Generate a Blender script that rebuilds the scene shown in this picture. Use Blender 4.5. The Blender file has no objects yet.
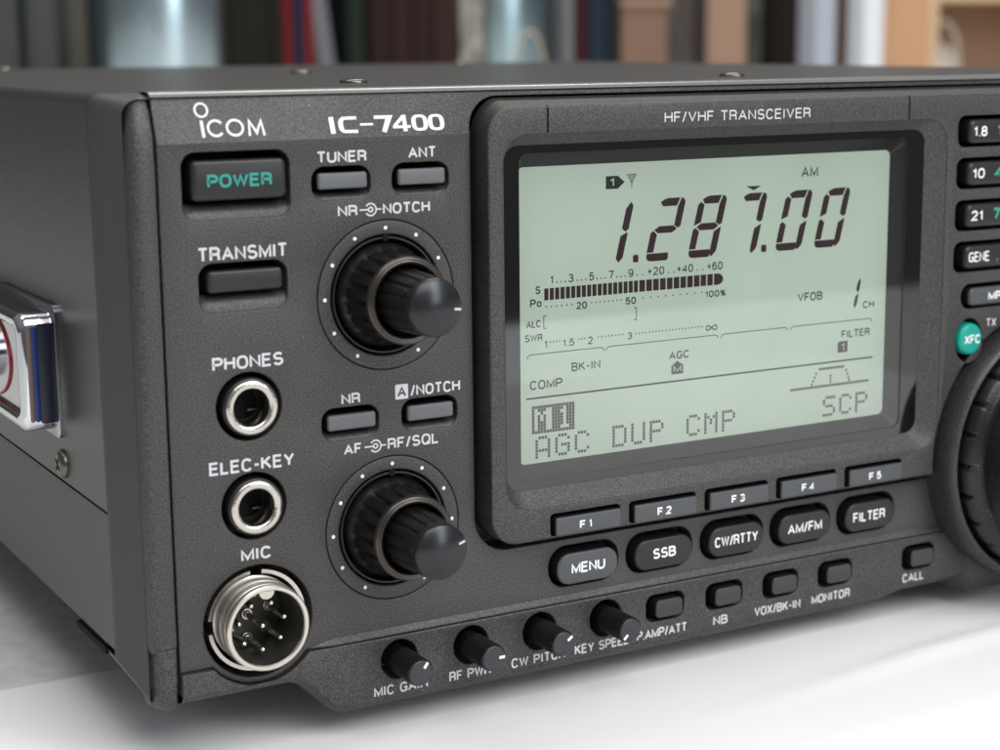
import bpy, bmesh, math, random
from math import sin, cos, pi, radians
from mathutils import Vector, Matrix, noise
random.seed(4)
U = 0.001                      # everything below is written in millimetres
S = bpy.context.scene
COL = S.collection

# ------------------------------------------------------------ materials
def nodes(name):
    m = bpy.data.materials.new(name); m.use_nodes = True
    nt = m.node_tree; return m, nt, nt.nodes['Principled BSDF']

def plain(name, col, rough=.5, metal=0., spec=.5, coat=0., emis=None, es=0., bump=0., bscale=800., vary=0.):
    m, nt, b = nodes(name)
    b.inputs['Base Color'].default_value = (*col, 1)
    b.inputs['Roughness'].default_value = rough
    b.inputs['Metallic'].default_value = metal
    b.inputs['Specular IOR Level'].default_value = spec
    b.inputs['Coat Weight'].default_value = coat
    if emis:
        b.inputs['Emission Color'].default_value = (*emis, 1); b.inputs['Emission Strength'].default_value = es
    if bump or vary:
        tc = nt.nodes.new('ShaderNodeTexCoord'); n = nt.nodes.new('ShaderNodeTexNoise')
        n.inputs['Scale'].default_value = bscale; n.inputs['Detail'].default_value = 3
        nt.links.new(tc.outputs['Object'], n.inputs['Vector'])
        if bump:
            bp = nt.nodes.new('ShaderNodeBump'); bp.inputs['Strength'].default_value = bump
            bp.inputs['Distance'].default_value = .0002
            nt.links.new(n.outputs['Fac'], bp.inputs['Height']); nt.links.new(bp.outputs['Normal'], b.inputs['Normal'])
        if vary:
            mp = nt.nodes.new('ShaderNodeMapRange')
            mp.inputs['From Min'].default_value = .3; mp.inputs['From Max'].default_value = .7
            mp.inputs['To Min'].default_value = 1-vary; mp.inputs['To Max'].default_value = 1+vary
            mx = nt.nodes.new('ShaderNodeVectorMath'); mx.operation = 'SCALE'; mx.inputs[0].default_value = col
            nt.links.new(n.outputs['Fac'], mp.inputs['Value']); nt.links.new(mp.outputs['Result'], mx.inputs['Scale'])
            nt.links.new(mx.outputs['Vector'], b.inputs['Base Color'])
    return m

def fleck(name, lo, hi, rough=.5, metal=.35, scale=3700.):
    """moulded plastic with a metallic fleck paint"""
    m, nt, b = nodes(name)
    tc = nt.nodes.new('ShaderNodeTexCoord')
    n = nt.nodes.new('ShaderNodeTexNoise'); n.inputs['Scale'].default_value = scale; n.inputs['Detail'].default_value = 1.5
    n2 = nt.nodes.new('ShaderNodeTexNoise'); n2.inputs['Scale'].default_value = 55; n2.inputs['Detail'].default_value = 3
    r = nt.nodes.new('ShaderNodeValToRGB')
    r.color_ramp.elements[0].position = .40; r.color_ramp.elements[0].color = (*lo, 1)
    r.color_ramp.elements[1].position = .66; r.color_ramp.elements[1].color = (*hi, 1)
    for x in (n, n2): nt.links.new(tc.outputs['Object'], x.inputs['Vector'])
    nt.links.new(n.outputs['Fac'], r.inputs['Fac'])
    nt.links.new(r.outputs['Color'], b.inputs['Base Color'])
    mr = nt.nodes.new('ShaderNodeMapRange'); mr.inputs['To Min'].default_value = rough-.13; mr.inputs['To Max'].default_value = rough+.13
    nt.links.new(n2.outputs['Fac'], mr.inputs['Value']); nt.links.new(mr.outputs['Result'], b.inputs['Roughness'])
    b.inputs['Metallic'].default_value = metal
    bp = nt.nodes.new('ShaderNodeBump'); bp.inputs['Strength'].default_value = .35; bp.inputs['Distance'].default_value = .00006
    nt.links.new(n.outputs['Fac'], bp.inputs['Height']); nt.links.new(bp.outputs['Normal'], b.inputs['Normal'])
    return m

M = {}
M['panel'] = fleck('panel_paint', (.033, .0308, .0293), (.090, .084, .080))
M['pillar'] = fleck('pillar_paint', (.030, .028, .029), (.088, .084, .086), .44)
M['side_bezel'] = plain('side_bezel_paint', (.046, .045, .045), .5, .1, bump=.1, bscale=1500)
M['case'] = plain('case_paint', (.048, .046, .045), .38, .2, bump=.25, bscale=1800, vary=.06)
M['lip'] = plain('cover_edge_highlight', (.24, .235, .23), .28, .5)  # paler than the case: the edge's bright highlight put into the colour
M['case_low'] = plain('lower_case_paint', (.060, .060, .060), .5, .1, bump=.2, bscale=1800, vary=.05)
M['black'] = plain('black_cavity', (.004, .004, .004), .8, spec=.2)
M['knob'] = plain('knob_rubber', (.007, .007, .0075), .34, spec=.5, bump=.25, bscale=1500)
M['knob_cap'] = plain('knob_cap', (.018, .019, .021), .27, .3, bump=.06, bscale=2500)
M['knob_rim'] = plain('knob_rim', (.07, .06, .053), .24, .7)
M['small_knob'] = plain('small_knob_plastic', (.008, .008, .009), .38, spec=.5)
M['small_cap'] = plain('small_knob_cap', (.034, .036, .041), .42, .2)
M['key_grey'] = plain('grey_key_plastic', (.112, .115, .122), .42, spec=.4)
M['key_blue'] = plain('blue_grey_key_plastic', (.062, .065, .071), .4, spec=.45)
M['key_dark'] = plain('dark_key_plastic', (.017, .0165, .016), .36, spec=.38)
M['key_low'] = plain('charcoal_key_plastic', (.034, .033, .033), .4, spec=.45)
M['skirt'] = plain('shaded_black_key_side', (.008, .008, .008), .6, spec=.25)  # key sides black: plastic colour with the shade of the hole put in
M['key_green'] = plain('green_key_plastic', (.0, .30, .235), .38, spec=.5)
M['white_ink'] = plain('white_ink', (.78, .78, .80), .6)
M['soft_ink'] = plain('pale_grey_ink', (.56, .56, .59), .6)
M['green_ink'] = plain('green_ink', (.02, .27, .22), .55)
M['panel_ink'] = plain('dark_ink', (.05, .05, .055), .6)
M['metal'] = plain('nickel', (.54, .51, .46), .24, 1., bump=.3, bscale=900)
M['thread'] = plain('threaded_nickel', (.62, .58, .52), .36, 1.)
M['groove'] = plain('thread_shade', (.16, .14, .12), .5, .8)  # shade between the thread turns, put into the colour
M['metal_shine'] = plain('bright_nickel', (.8, .78, .72), .22, 1.)
M['chrome'] = plain('chrome', (.62, .63, .66), .07, 1.)
M['chrome_face'] = plain('brushed_chrome', (.42, .42, .45), .16, 1.)
M['navy'] = plain('navy_gloss', (.006, .009, .022), .3)
M['blue'] = plain('blue_gloss', (.015, .035, .17), .3)
M['tan'] = plain('tan_edge', (.16, .12, .10), .4)
M['red'] = plain('red_gloss', (.36, .012, .02), .35)
M['cream'] = plain('cream_plastic', (.75, .74, .66), .3)
M['screw'] = plain('screw_steel', (.14, .13, .115), .3, .9)
M['dielectric'] = plain('connector_insulator', (.024, .022, .019), .42)
M['rubber'] = plain('rubber', (.02, .02, .02), .7)
M['mask'] = plain('screen_mask', (.05, .047, .045), .32, spec=.5)
M['glossblack'] = plain('gloss_black', (.006, .006, .006), .05, spec=.9)
M['seg'] = plain('lcd_segment', (.095, .050, .058), .7, spec=.1)
M['seg_soft'] = plain('lcd_print', (.07, .075, .075), .7, spec=.1)
M['dot'] = plain('lcd_dot', (.20, .165, .185), .7, spec=.1)
M['lcd'] = plain('lcd_background', (.64, .705, .61), .7, emis=(.60, .69, .60), es=.30, spec=.1, vary=.06, bscale=28)
M['table'] = plain('table_laminate', (.70, .71, .69), .4, bump=.35, bscale=220, vary=.09)
M['paper'] = plain('white_paper', (.86, .85, .86), .85, bump=.1, bscale=400)

def dust(m, scale, size, col=(.30, .29, .27)):
    '''sparse specks of dust and lint lying on a surface'''
    nt = m.node_tree; b = nt.nodes['Principled BSDF']
    tc = nt.nodes.new('ShaderNodeTexCoord'); v = nt.nodes.new('ShaderNodeTexVoronoi'); v.inputs['Scale'].default_value = scale
    n = nt.nodes.new('ShaderNodeTexNoise'); n.inputs['Scale'].default_value = scale*.13
    c = nt.nodes.new('ShaderNodeMath'); c.operation = 'LESS_THAN'
    k = nt.nodes.new('ShaderNodeMath'); k.operation = 'MULTIPLY_ADD'; k.inputs[1].default_value = size*4; k.inputs[2].default_value = -size*1.6
    nt.links.new(tc.outputs['Object'], v.inputs['Vector']); nt.links.new(tc.outputs['Object'], n.inputs['Vector'])
    nt.links.new(n.outputs['Fac'], k.inputs[0]); nt.links.new(v.outputs['Distance'], c.inputs[0]); nt.links.new(k.outputs[0], c.inputs[1])
    mx = nt.nodes.new('ShaderNodeMix'); mx.data_type = 'RGBA'
    src = b.inputs['Base Color'].links[0].from_socket if b.inputs['Base Color'].links else None
    if src: nt.links.new(src, mx.inputs[6])
    else: mx.inputs[6].default_value = b.inputs['Base Color'].default_value
    mx.inputs[7].default_value = (*col, 1)
    nt.links.new(c.outputs[0], mx.inputs[0]); nt.links.new(mx.outputs[2], b.inputs['Base Color'])
for k_, sc_, sz_ in (('case', 300, .05), ('lip', 260, .10), ('knob', 700, .11), ('small_knob', 900, .10), ('knob_cap', 600, .06), ('key_dark', 500, .05), ('panel', 330, .036)): dust(M[k_], sc_, sz_)

def glass_mat():
    m = bpy.data.materials.new('window_glass'); m.use_nodes = True; nt = m.node_tree
    nt.nodes.remove(nt.nodes['Principled BSDF']); out = nt.nodes['Material Output']
    t = nt.nodes.new('ShaderNodeBsdfTransparent'); t.inputs['Color'].default_value = (.94, .96, .95, 1)
    g = nt.nodes.new('ShaderNodeBsdfGlossy'); g.inputs['Roughness'].default_value = 0.0
    f = nt.nodes.new('ShaderNodeFresnel'); f.inputs['IOR'].default_value = 1.8
    mx = nt.nodes.new('ShaderNodeMixShader')
    nt.links.new(f.outputs[0], mx.inputs[0]); nt.links.new(t.outputs[0], mx.inputs[1]); nt.links.new(g.outputs[0], mx.inputs[2])
    nt.links.new(mx.outputs[0], out.inputs['Surface'])
    return m
M['glass'] = glass_mat()

# ------------------------------------------------------------ mesh kit
class MB:
    def __init__(s): s.v = []; s.f = []; s.flat = []
    def add(s, vs, fs, flat=True):
        o = len(s.v); s.v += [tuple(v) for v in vs]
        for f in fs: s.f.append([i+o for i in f]); s.flat.append(flat)
    def strip(s, loops, closed=True, flat=False):
        """skin between successive loops of equal length"""
        n = len(loops[0]); vs = [p for L in loops for p in L]; fs = []
        for a in range(len(loops)-1):
            for i in range(n if closed else n-1):
                j = (i+1) % n; fs.append([a*n+i, a*n+j, (a+1)*n+j, (a+1)*n+i])
        s.add(vs, fs, flat)
    def fill(s, loops, fn=None):
        """flat face in the x-z plane at y, with holes; loops of 3D points"""
        bm = bmesh.new(); es = []
        y = loops[0][0][1]
        for L in loops:
            vs = [bm.verts.new((p[0], p[2], 0)) for p in L]
            for i in range(len(vs)): es.append(bm.edges.new((vs[i], vs[(i+1) % len(vs)])))
        bmesh.ops.triangle_fill(bm, use_beauty=True, use_dissolve=False, edges=es, normal=(0, 0, 1))
        bm.verts.index_update()
        vs = [(v.co.x, y, v.co.y) for v in bm.verts]
        fs = []
        for f in bm.faces:
            q = [v.index for v in f.verts]
            if f.normal.z < 0: q.reverse()
            fs.append(q)
        bm.free(); s.add(vs, fs, True)
    def box(s, x0, x1, y0, y1, z0, z1):
        v = [(x, y, z) for x in (x0, x1) for y in (y0, y1) for z in (z0, z1)]
        s.add(v, [[0, 1, 3, 2], [4, 6, 7, 5], [0, 4, 5, 1], [2, 3, 7, 6], [0, 2, 6, 4], [1, 5, 7, 3]])
    def build(s, name, mat, parent=None, fn=None, angle=35, weld=True):
        me = bpy.data.meshes.new(name)
        vs = [fn(*v) if fn else v for v in s.v]
        me.from_pydata([(a*U, b*U, c*U) for a, b, c in vs], [], s.f)
        me.polygons.foreach_set('use_smooth', [not f for f in s.flat])
        if weld:
            bm = bmesh.new(); bm.from_mesh(me)
            bmesh.ops.remove_doubles(bm, verts=bm.verts, dist=1.5e-6)
            bmesh.ops.recalc_face_normals(bm, faces=bm.faces)
            bm.to_mesh(me); bm.free()
        me.set_sharp_from_angle(angle=radians(angle))
        me.materials.append(mat)
        o = bpy.data.objects.new(name, me); COL.objects.link(o)
        if parent: o.parent = parent
        return o

def arc(cx, cz, r, a0, a1, n):      # degrees, counter-clockwise in x-z
    return [(cx+r*cos(radians(a0+(a1-a0)*i/n)), cz+r*sin(radians(a0+(a1-a0)*i/n))) for i in range(n+1)]
def rrect(x0, x1, z0, z1, r, n=8):
    r = min(r, (x1-x0)/2-.001, (z1-z0)/2-.001)
    if not isinstance(r, tuple): r = (r,)*4
    return arc(x1-r[0], z1-r[0], r[0], 0, 90, n)+arc(x0+r[1], z1-r[1], r[1], 90, 180, n)+arc(x0+r[2], z0+r[2], r[2], 180, 270, n)+arc(x1-r[3], z0+r[3], r[3], 270, 360, n)
def circ(cx, cz, r, n=64): return arc(cx, cz, r, 0, 360, n)[:-1]
def off(L, d):
    """offset a ccw loop outwards by d"""
    n = len(L); out = []
    for i in range(n):
        p0, p, p1 = L[i-1], L[i], L[(i+1) % n]
        def nr(a, b):
            dx, dz = b[0]-a[0], b[1]-a[1]; l = math.hypot(dx, dz) or 1; return dz/l, -dx/l
        a = nr(p0, p); b = nr(p, p1)
        mx, mz = a[0]+b[0], a[1]+b[1]; l2 = mx*mx+mz*mz
        k = 2/max(l2, .5)
        out.append((p[0]+mx*k*d, p[1]+mz*k*d))
    return out
def at(L, y): return [(p[0], y, p[1]) for p in L]
def ccw(L):
    a = sum(L[i-1][0]*L[i][1]-L[i][0]*L[i-1][1] for i in range(len(L)))
    return L if a > 0 else L[::-1]

def plate(mb, outer, holes, y, depth, b=.3, segs=3, keep=None, hb=None):
    """slab with a rounded front edge, facing -y, holes with rounded lips. keep(x,z,L): clamp function of shrunk outer points"""
    outer = ccw(outer); holes = [ccw(h) for h in holes]
    hb = b if hb is None else hb
    def ring(L, bb, sgn, kp=None):
        rows = []
        for i in range(segs+1):
            t = pi/2*i/segs
            o = off(L, sgn*bb*(1-sin(t)))
            if kp: o = [kp(q, p) for q, p in zip(o, L)]
            rows.append(at(o, y+bb*(1-cos(t))))
        rows.append(at(L, y+depth)); return rows
    ro = ring(outer, b, -1, keep); loops = [ro[0]]
    mb.strip(ro)
    for h in holes:
        rh = ring(h, hb, 1); loops.append(rh[0]); mb.strip([r[::-1] for r in rh])
    mb.fill(loops)

def lathe(mb, prof, cx, cz, n=96, rib=None):
    """prof: (r, y[, ribdepth]) rows"""
    rows = []
    for p in prof:
        r, y = p[0], p[1]; d = p[2] if len(p) > 2 else 0
        rows.append([(cx+(r-(d*rib(i/n) if rib and d else 0))*cos(2*pi*i/n), y, cz+(r-(d*rib(i/n) if rib and d else 0))*sin(2*pi*i/n)) for i in range(n)])
    mb.strip(rows)

def disc(mb, cx, cz, r, y, n=48): mb.fill([at(circ(cx, cz, r, n), y)])

def tube(mb, pts, r, n=8, caps=True):
    rows = []
    for i, p in enumerate(pts):
        p = Vector(p); a = Vector(pts[max(i-1, 0)]); b = Vector(pts[min(i+1, len(pts)-1)])
        t = (b-a).normalized(); u = t.cross(Vector((0, 0, 1)))
        if u.length < .1: u = t.cross(Vector((0, 1, 0)))
        u.normalize(); w = t.cross(u)
        rows.append([tuple(p+u*r*cos(2*pi*k/n)+w*r*sin(2*pi*k/n)) for k in range(n)])
    mb.strip(rows)
    if caps: mb.add(rows[0], [list(range(n))]); mb.add(rows[-1], [list(range(n))])

# ------------------------------------------------------------ lettering (stroke alphabet)
def A_(cx, cz, rx, rz, a0, a1, n=10): return [(cx+rx*cos(radians(a0+(a1-a0)*i/n)), cz+rz*sin(radians(a0+(a1-a0)*i/n))) for i in range(n+1)]
def Q_(cx, cz, rx, rz, a0, a1, n=10, e=.80):
    out = []
    for i in range(n+1):
        t = radians(a0+(a1-a0)*i/n); c, d = cos(t), sin(t)
        out.append((cx+rx*math.copysign(abs(c)**e, c), cz+rz*math.copysign(abs(d)**e, d)))
    return out
G = {
 'A': (.72, [[(0, 0), (.36, 1), (.72, 0)], [(.12, .33), (.60, .33)]]),
 'B': (.62, [[(0, 0), (0, 1), (.34, 1)]+A_(.34, .765, .24, .235, 90, -90)+[(0, .53)], [(0, 0), (.36, 0)]+A_(.36, .265, .26, .265, -90, 90)]),
 'C': (.62, [Q_(.31, .5, .31, .5, 32, 328, 26)]),
 'D': (.66, [[(0, 0), (0, 1), (.30, 1)]+A_(.30, .5, .36, .5, 90, -90, 14)+[(0, 0)]]),
 'E': (.54, [[(.54, 1), (0, 1), (0, 0), (.55, 0)], [(0, .53), (.49, .53)]]),
 'F': (.50, [[(.52, 1), (0, 1), (0, 0)], [(0, .51), (.45, .51)]]),
 'G': (.64, [Q_(.32, .5, .32, .5, 34, 335, 26)+[(.63, .46), (.36, .46)], [(.63, .46), (.63, 0)]]),
 'H': (.62, [[(0, 0), (0, 1)], [(.62, 0), (.62, 1)], [(0, .53), (.62, .53)]]),
 'I': (.10, [[(.05, 0), (.05, 1)]]),
 'K': (.62, [[(0, 0), (0, 1)], [(.58, 1), (0, .40)], [(.2, .60), (.62, 0)]]),
 'L': (.48, [[(0, 1), (0, 0), (.49, 0)]]),
 'M': (.74, [[(0, 0), (0, 1), (.38, .12), (.76, 1), (.76, 0)]]),
 'N': (.62, [[(0, 0), (0, 1), (.62, 0), (.62, 1)]]),
 'O': (.66, [Q_(.33, .5, .33, .5, 90, 450, 36)]),
 'P': (.58, [[(0, 0), (0, 1), (.34, 1)]+A_(.34, .73, .26, .27, 90, -90)+[(0, .46)]]),
 'Q': (.66, [Q_(.33, .5, .33, .5, 90, 450, 36), [(.40, .24), (.68, -.03)]]),
 'R': (.60, [[(0, 0), (0, 1), (.36, 1)]+A_(.36, .745, .23, .255, 90, -90)+[(0, .49)], [(.36, .49)]+A_(.40, .32, .17, .17, 90, 0, 5)+[(.58, 0)]]),
 'S': (.60, [A_(.30, .75, .27, .25, 25, 270, 14)[:-1]+A_(.30, .26, .29, .26, 80, -160, 14)]),
 'T': (.60, [[(0, 1), (.60, 1)], [(.30, 1), (.30, 0)]]),
 'U': (.62, [[(0, 1)]+A_(.31, .31, .31, .31, 180, 360, 14)+[(.62, 1)]]),
 'V': (.66, [[(0, 1), (.33, 0), (.66, 1)]]),
 'W': (.92, [[(0, 1), (.23, 0), (.46, .96), (.69, 0), (.92, 1)]]),
 'X': (.62, [[(0, 0), (.62, 1)], [(0, 1), (.62, 0)]]),
 'Y': (.64, [[(0, 1), (.32, .44), (.64, 1)], [(.32, .44), (.32, 0)]]),
 '/': (.30, [[(0, -.04), (.30, 1.04)]]), '-': (.30, [[(0, .42), (.30, .42)]]), '.': (.02, [[(0, 0), (.02, 0), (.02, .06)]]),
 '+': (.46, [[(0, .5), (.46, .5)], [(.23, .16), (.23, .86)]]), ' ': (.25, []),
 '%': (.62, [A_(.14, .76, .13, .18, 0, 360, 12), A_(.48, .22, .13, .18, 0, 360, 12), [(.08, 0), (.54, 1)]]),
 '~': (.95, [[(.475+.46*sin(t*2*pi/36), .48+.62*sin(t*2*pi/36)*cos(t*2*pi/36)) for t in range(37)]]),
 '0': (.52, [Q_(.26, .5, .26, .5, 90, 450, 32)]),
 '1': (.24, [[(0, .76), (.12, .82), (.22, 1), (.22, 0)]]),
 '2': (.54, [A_(.27, .72, .26, .28, 165, -25, 12)+[(.0, .0), (.55, 0)]]),
 '3': (.54, [A_(.26, .76, .24, .24, 155, -85, 12)+A_(.26, .27, .27, .27, 85, -160, 12)]),
 '4': (.56, [[(.42, 0), (.42, 1), (0, .28), (.57, .28)]]),
 '5': (.54, [[(.50, 1), (.10, 1), (.05, .50)]+A_(.26, .32, .27, .32, 130, -155, 12)]),
 '6': (.54, [A_(.27, .62, .27, .38, 40, 180, 8)+A_(.27, .32, .265, .32, 180, 540, 20)]),
 '7': (.52, [[(0, 1), (.52, 1), (.20, 0)]]),
 '8': (.54, [A_(.27, .76, .235, .24, 270, 630, 20), A_(.27, .27, .27, .27, 90, 450, 20)]),
 '9': (.54, [A_(.27, .68, .265, .32, 0, 360, 20)+A_(.27, .38, .27, .38, 0, -140, 8)]),
}
def stroke(mb, pts, w, y, step, closed=None, wz=None):
    """flat ribbon of width w along pts (x,z) at depth y; wz: thickness of level strokes when different"""
    n = len(pts)
    if n < 2: return
    if closed is None: closed = n > 3 and math.dist(pts[0], pts[-1]) < 1e-3
    if closed: pts = pts[:-1]; n -= 1
    Lp, Rp = [], []
    for i in range(n):
        p = pts[i]; a = pts[i-1] if (closed or i > 0) else None; b = pts[(i+1) % n] if (closed or i < n-1) else None
        def nr(u, v):
            dx, dz = v[0]-u[0], v[1]-u[1]; l = math.hypot(dx, dz) or 1
            return (-dz/l, dx/l)
        if a is None: nx, nz = nr(p, b); k = 1
        elif b is None: nx, nz = nr(a, p); k = 1
        else:
            n0, n1 = nr(a, p), nr(p, b); nx, nz = n0[0]+n1[0], n0[1]+n1[1]; l = math.hypot(nx, nz)
            if l < .2: nx, nz, k = n0[0], n0[1], 1
            else: nx /= l; nz /= l; k = min(2.2, 1/max(.3, (nx*n0[0]+nz*n0[1])))
        hx = w/2*k; hz = (wz if wz else w)/2*k
        Lp.append((p[0]+nx*hx, y, p[1]+nz*hz)); Rp.append((p[0]-nx*hx, y, p[1]-nz*hz))
    mb.strip([Lp, Rp], closed=closed, flat=True)

def text(mb, s, x0, x1, z0, z1, w, y, gap=.27, slant=0., wz=None, yfn=None):
    wid = [G[c][0] for c in s]; tot = sum(wid)+gap*(len(s)-1)
    k = (x1-x0-w)/max(tot, 1e-3); H = z1-z0-(wz or w); x = 0; step = 0
    if len(s) == 1 and tot == 0: k = 1
    for ch, wc in zip(s, wid):
        for pl in G[ch][1]:
            pts = [(x0+w/2+(x+px)*k+slant*pz*H, z0+(wz or w)/2+pz*H) for px, pz in pl]
            v0 = len(mb.v); stroke(mb, pts, w, y-.0035*step, 0, wz=wz); step = (step+1) % 3
            mb.v[v0:] = [(a, b, min(max(c, z0-(.05*H if ch in '/Q' else 0)), z1+(.05*H if ch == '/' else 0))) for a, b, c in mb.v[v0:]]
        x += wc+gap

def word(parent, s, x0, x1, z0, z1, w, y, mat, name='printed_word', fn=None, **k):
    mb = MB(); text(mb, s, x0, x1, z0, z1, w, y, **k)
    return mb.build(name, mat, parent, weld=False, fn=fn)

# =============================================================== THE RADIO
radio = bpy.data.objects.new('radio_transceiver', None); COL.objects.link(radio)
radio.location = (0, 0, 0)
radio['label'] = 'dark grey amateur radio transceiver with green LCD lying on white paper'
radio['category'] = 'radio'

XR = 276.0          # right end of the front panel
K1, K2 = (43.95, 90.75), (44.3, 45.35)
MIC = (15.9, 31.4)
J1, J2 = (15.6, 72.4), (15.9, 53.6)
CH = 120.4          # the crease under the tilted top band
def chamfer(x, y, z): return (x, y+max(0, z-CH)*.32, z)

# --- front panel -------------------------------------------------
mb = MB()
holes = []
def hole(x0, x1, z0, z1, r): h = rrect(x0, x1, z0, z1, r); holes.append(h); return h
h_pow = hole(4.6, 25.0, 106.8, 118.8, 2.6)
h_tr = hole(7.0, 23.9, 90.1, 99.0, 2.6)
h_sm = [hole(29.3, 41.1, 109.2, 115.3, 2.4), hole(45.6, 57.5, 109.3, 115.4, 2.4), hole(29.9, 41.7, 63.9, 70.1, 2.4), hole(46.6, 58.6, 64.0, 70.2, 2.4)]
holes += [circ(*K1, 14.25, 96), circ(*K2, 14.25, 96), circ(*J1, 6.35), circ(*J2, 6.35), circ(*MIC, 10.8, 96)]
MX = [87.8, 106.8, 125.9, 144.8, 163.8]
h_menu = [hole(x-8.5, x+8.5, 27.0, 35.7, 4.0) for x in MX]
GX, GZ = 62.3, 37.15      # edges of the moat round the display housing
ang0 = math.degrees(math.acos((23.95-MIC[1])/12.0))       # where the lower seam meets the arc round the socket
seam = [(.3, 23.95)]
for i in range(13):
    t = -ang0-(360-2*ang0)*i/12      # from left meeting point through the bottom to the right
    seam.append((MIC[0]+12*sin(radians(t)), MIC[1]+12*cos(radians(t))))
outer = seam+[(XR, 23.95), (XR, GZ)]+[(GX+7.5-7.5*sin(radians(a)), GZ+7.5-7.5*cos(radians(a))) for a in range(0, 91, 9)]+[(GX, CH), (.3, CH)]
def keep(q, p): return (q[0], CH) if p[1] >= CH-.01 else q
plate(mb, outer, holes, 0, 5, .28, keep=keep)
# tilted band above the crease, notched for the display housing
up = [(.3, CH), (GX, CH)]+[(GX+7-7*cos(radians(a)), 120.3+7*sin(radians(a))) for a in range(9, 91, 9)]+[(XR, 127.3), (XR, 128.9), (.3, 128.9)]
def keep2(q, p): return (q[0], CH) if p[1] <= CH+.01 else q
plate(mb, up, [], 0, 5, .28, keep=keep2)
panel = mb.build('front_panel', M['panel'], radio, fn=chamfer)

# finger scoops under the caps
def scoop(h, zt, dy, name='finger_scoop', mat='panel'):
    x0 = min(p[0] for p in h); x1 = max(p[0] for p in h); cz = (min(p[1] for p in h)+max(p[1] for p in h))/2
    lo = sorted([p for p in ccw(h) if p[1] < cz-.2], key=lambda p: p[0])
    mb = MB(); n = len(lo)
    a = [(p[0], .22, p[1]) for p in lo]; rows = []
    for k in range(6):
        t = k/5
        rows.append([(p[0], .22+dy*(1-cos(t*pi/2)) if 1 else 0, p[1]+(zt-p[1])*sin(t*pi/2)) for p in lo])
    mb.strip(rows, closed=False)
    return mb.build(name, M[mat], panel, angle=60)
scoop(h_pow, 109.6, 3.4); scoop(h_tr, 93.2, 3.0)
for h in h_sm: scoop(h, min(p[1] for p in h)+1.6, 4.0)

# lettering on the panel
Y0 = -.02
W = .40
I = M['soft_ink']
for s, x0, x1, z0, z1, w in [('TUNER', 30.4, 40.4, 116.0, 118.15, W), ('ANT', 49.0, 54.9, 116.2, 118.35, W),
    ('TRANSMIT', 6.9, 24.1, 99.4, 102.0, .46), ('PHONES', 8.8, 22.6, 79.5, 82.0, .46), ('ELEC-KEY', 7.4, 24.1, 60.3, 62.8, .46),
    ('MIC', 12.9, 18.9, 43.3, 45.7, .46), ('NR', 34.0, 37.9, 70.65, 72.75, W), ('/NOTCH', 48.5, 59.3, 70.8, 73.0, W),
    ('NR', 34.3, 38.3, 106.0, 108.1, W), ('NOTCH', 43.5, 53.4, 106.0, 108.1, W),
    ('AF', 34.2, 37.9, 60.9, 63.0, W), ('RF/SQL', 43.4, 54.4, 60.9, 63.1, W)]:
    word(panel, s, x0, x1, z0, z1, w, Y0, I)
for cx, cz in ((41.0, 107.05), (40.85, 61.95)):      # the concentric-knob symbol
    mb = MB()
    stroke(mb, A_(cx, cz, 1.12, 1.12, -145, 145, 24), .3, Y0, 0)
    stroke(mb, A_(cx, cz, .42, .42, 0, 360, 14), .3, Y0-.003, 0)
    stroke(mb, [(cx-2.3, cz), (cx-.4, cz)], .3, Y0-.006, 0); stroke(mb, [(cx+1.1, cz), (cx+2.2, cz)], .3, Y0-.006, 0)
    mb.build('printed_symbol', I, panel, weld=False)
mb = MB(); mb.fill([at(rrect(45.25, 48.0, 70.45, 73.35, .25), Y0)]); bx = mb.build('printed_box', I, panel)
word(panel, 'A', 45.65, 47.6, 70.85, 72.95, .38, Y0-.02, M['panel_ink'])
# maker's mark and type number on the tilted band
mb = MB(); yb = -.03
stroke(mb, A_(9.3, 126.1, 1.16, 1.16, 0, 360, 30), .36, yb, 0)
stroke(mb, [(9.15, 121.35), (9.05, 124.3)], .55, yb-.003, 0)
stroke(mb, A_(11.55, 122.9, 1.42, 1.33, 38, 322, 26), .42, yb, 0)
stroke(mb, A_(15.15, 122.9, 1.5, 1.33, 0, 360, 32), .42, yb-.003, 0)
stroke(mb, [(17.75, 121.4), (17.95, 124.0), (19.15, 121.9), (20.2, 124.0), (20.55, 121.4)], .46, yb, 0)
mb.build('printed_emblem', M['white_ink'], panel, weld=False, fn=chamfer)
mb = MB(); a, b = 121.25, 124.25; H = b-a; kw = dict(wz=.5)
stroke(mb, [(34.0, a), (33.9, b)], .95, yb, 0)
stroke(mb, [(39.0, b-.28), (36.9, b-.28)]+A_(36.6, b-1.2, .9, .92, 110, 180, 5)+A_(36.6, a+1.2, .9, .92, 180, 250, 5)+[(39.0, a+.28)], .95, yb-.003, 0, wz=.55)
stroke(mb, [(39.6, 122.75), (42.2, 122.75)], .4, yb, 0)
stroke(mb, [(42.6, b-.28), (45.7, b-.28), (44.3, a)], .95, yb-.006, 0, wz=.6)
stroke(mb, [(48.75, a), (48.75, b)], .85, yb, 0)
stroke(mb, [(46.2, a+.85), (49.9, a+.85)], .5, yb-.012, 0)
stroke(mb, [(48.5, b-.3), (46.5, a+.95)], .62, yb-.02, 0)
for cx in (51.9, 55.4):
    stroke(mb, [(cx+1.25*(abs(cos(t))**.6)*(1 if cos(t) > 0 else -1), (a+b)/2+1.24*(abs(sin(t))**.75)*(1 if sin(t) > 0 else -1)) for t in [2*pi*i/32 for i in range(33)]], .92, yb-.009, 0, closed=True, wz=.5)
mb.build('printed_type_number', M['white_ink'], panel, weld=False, fn=chamfer)

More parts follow.
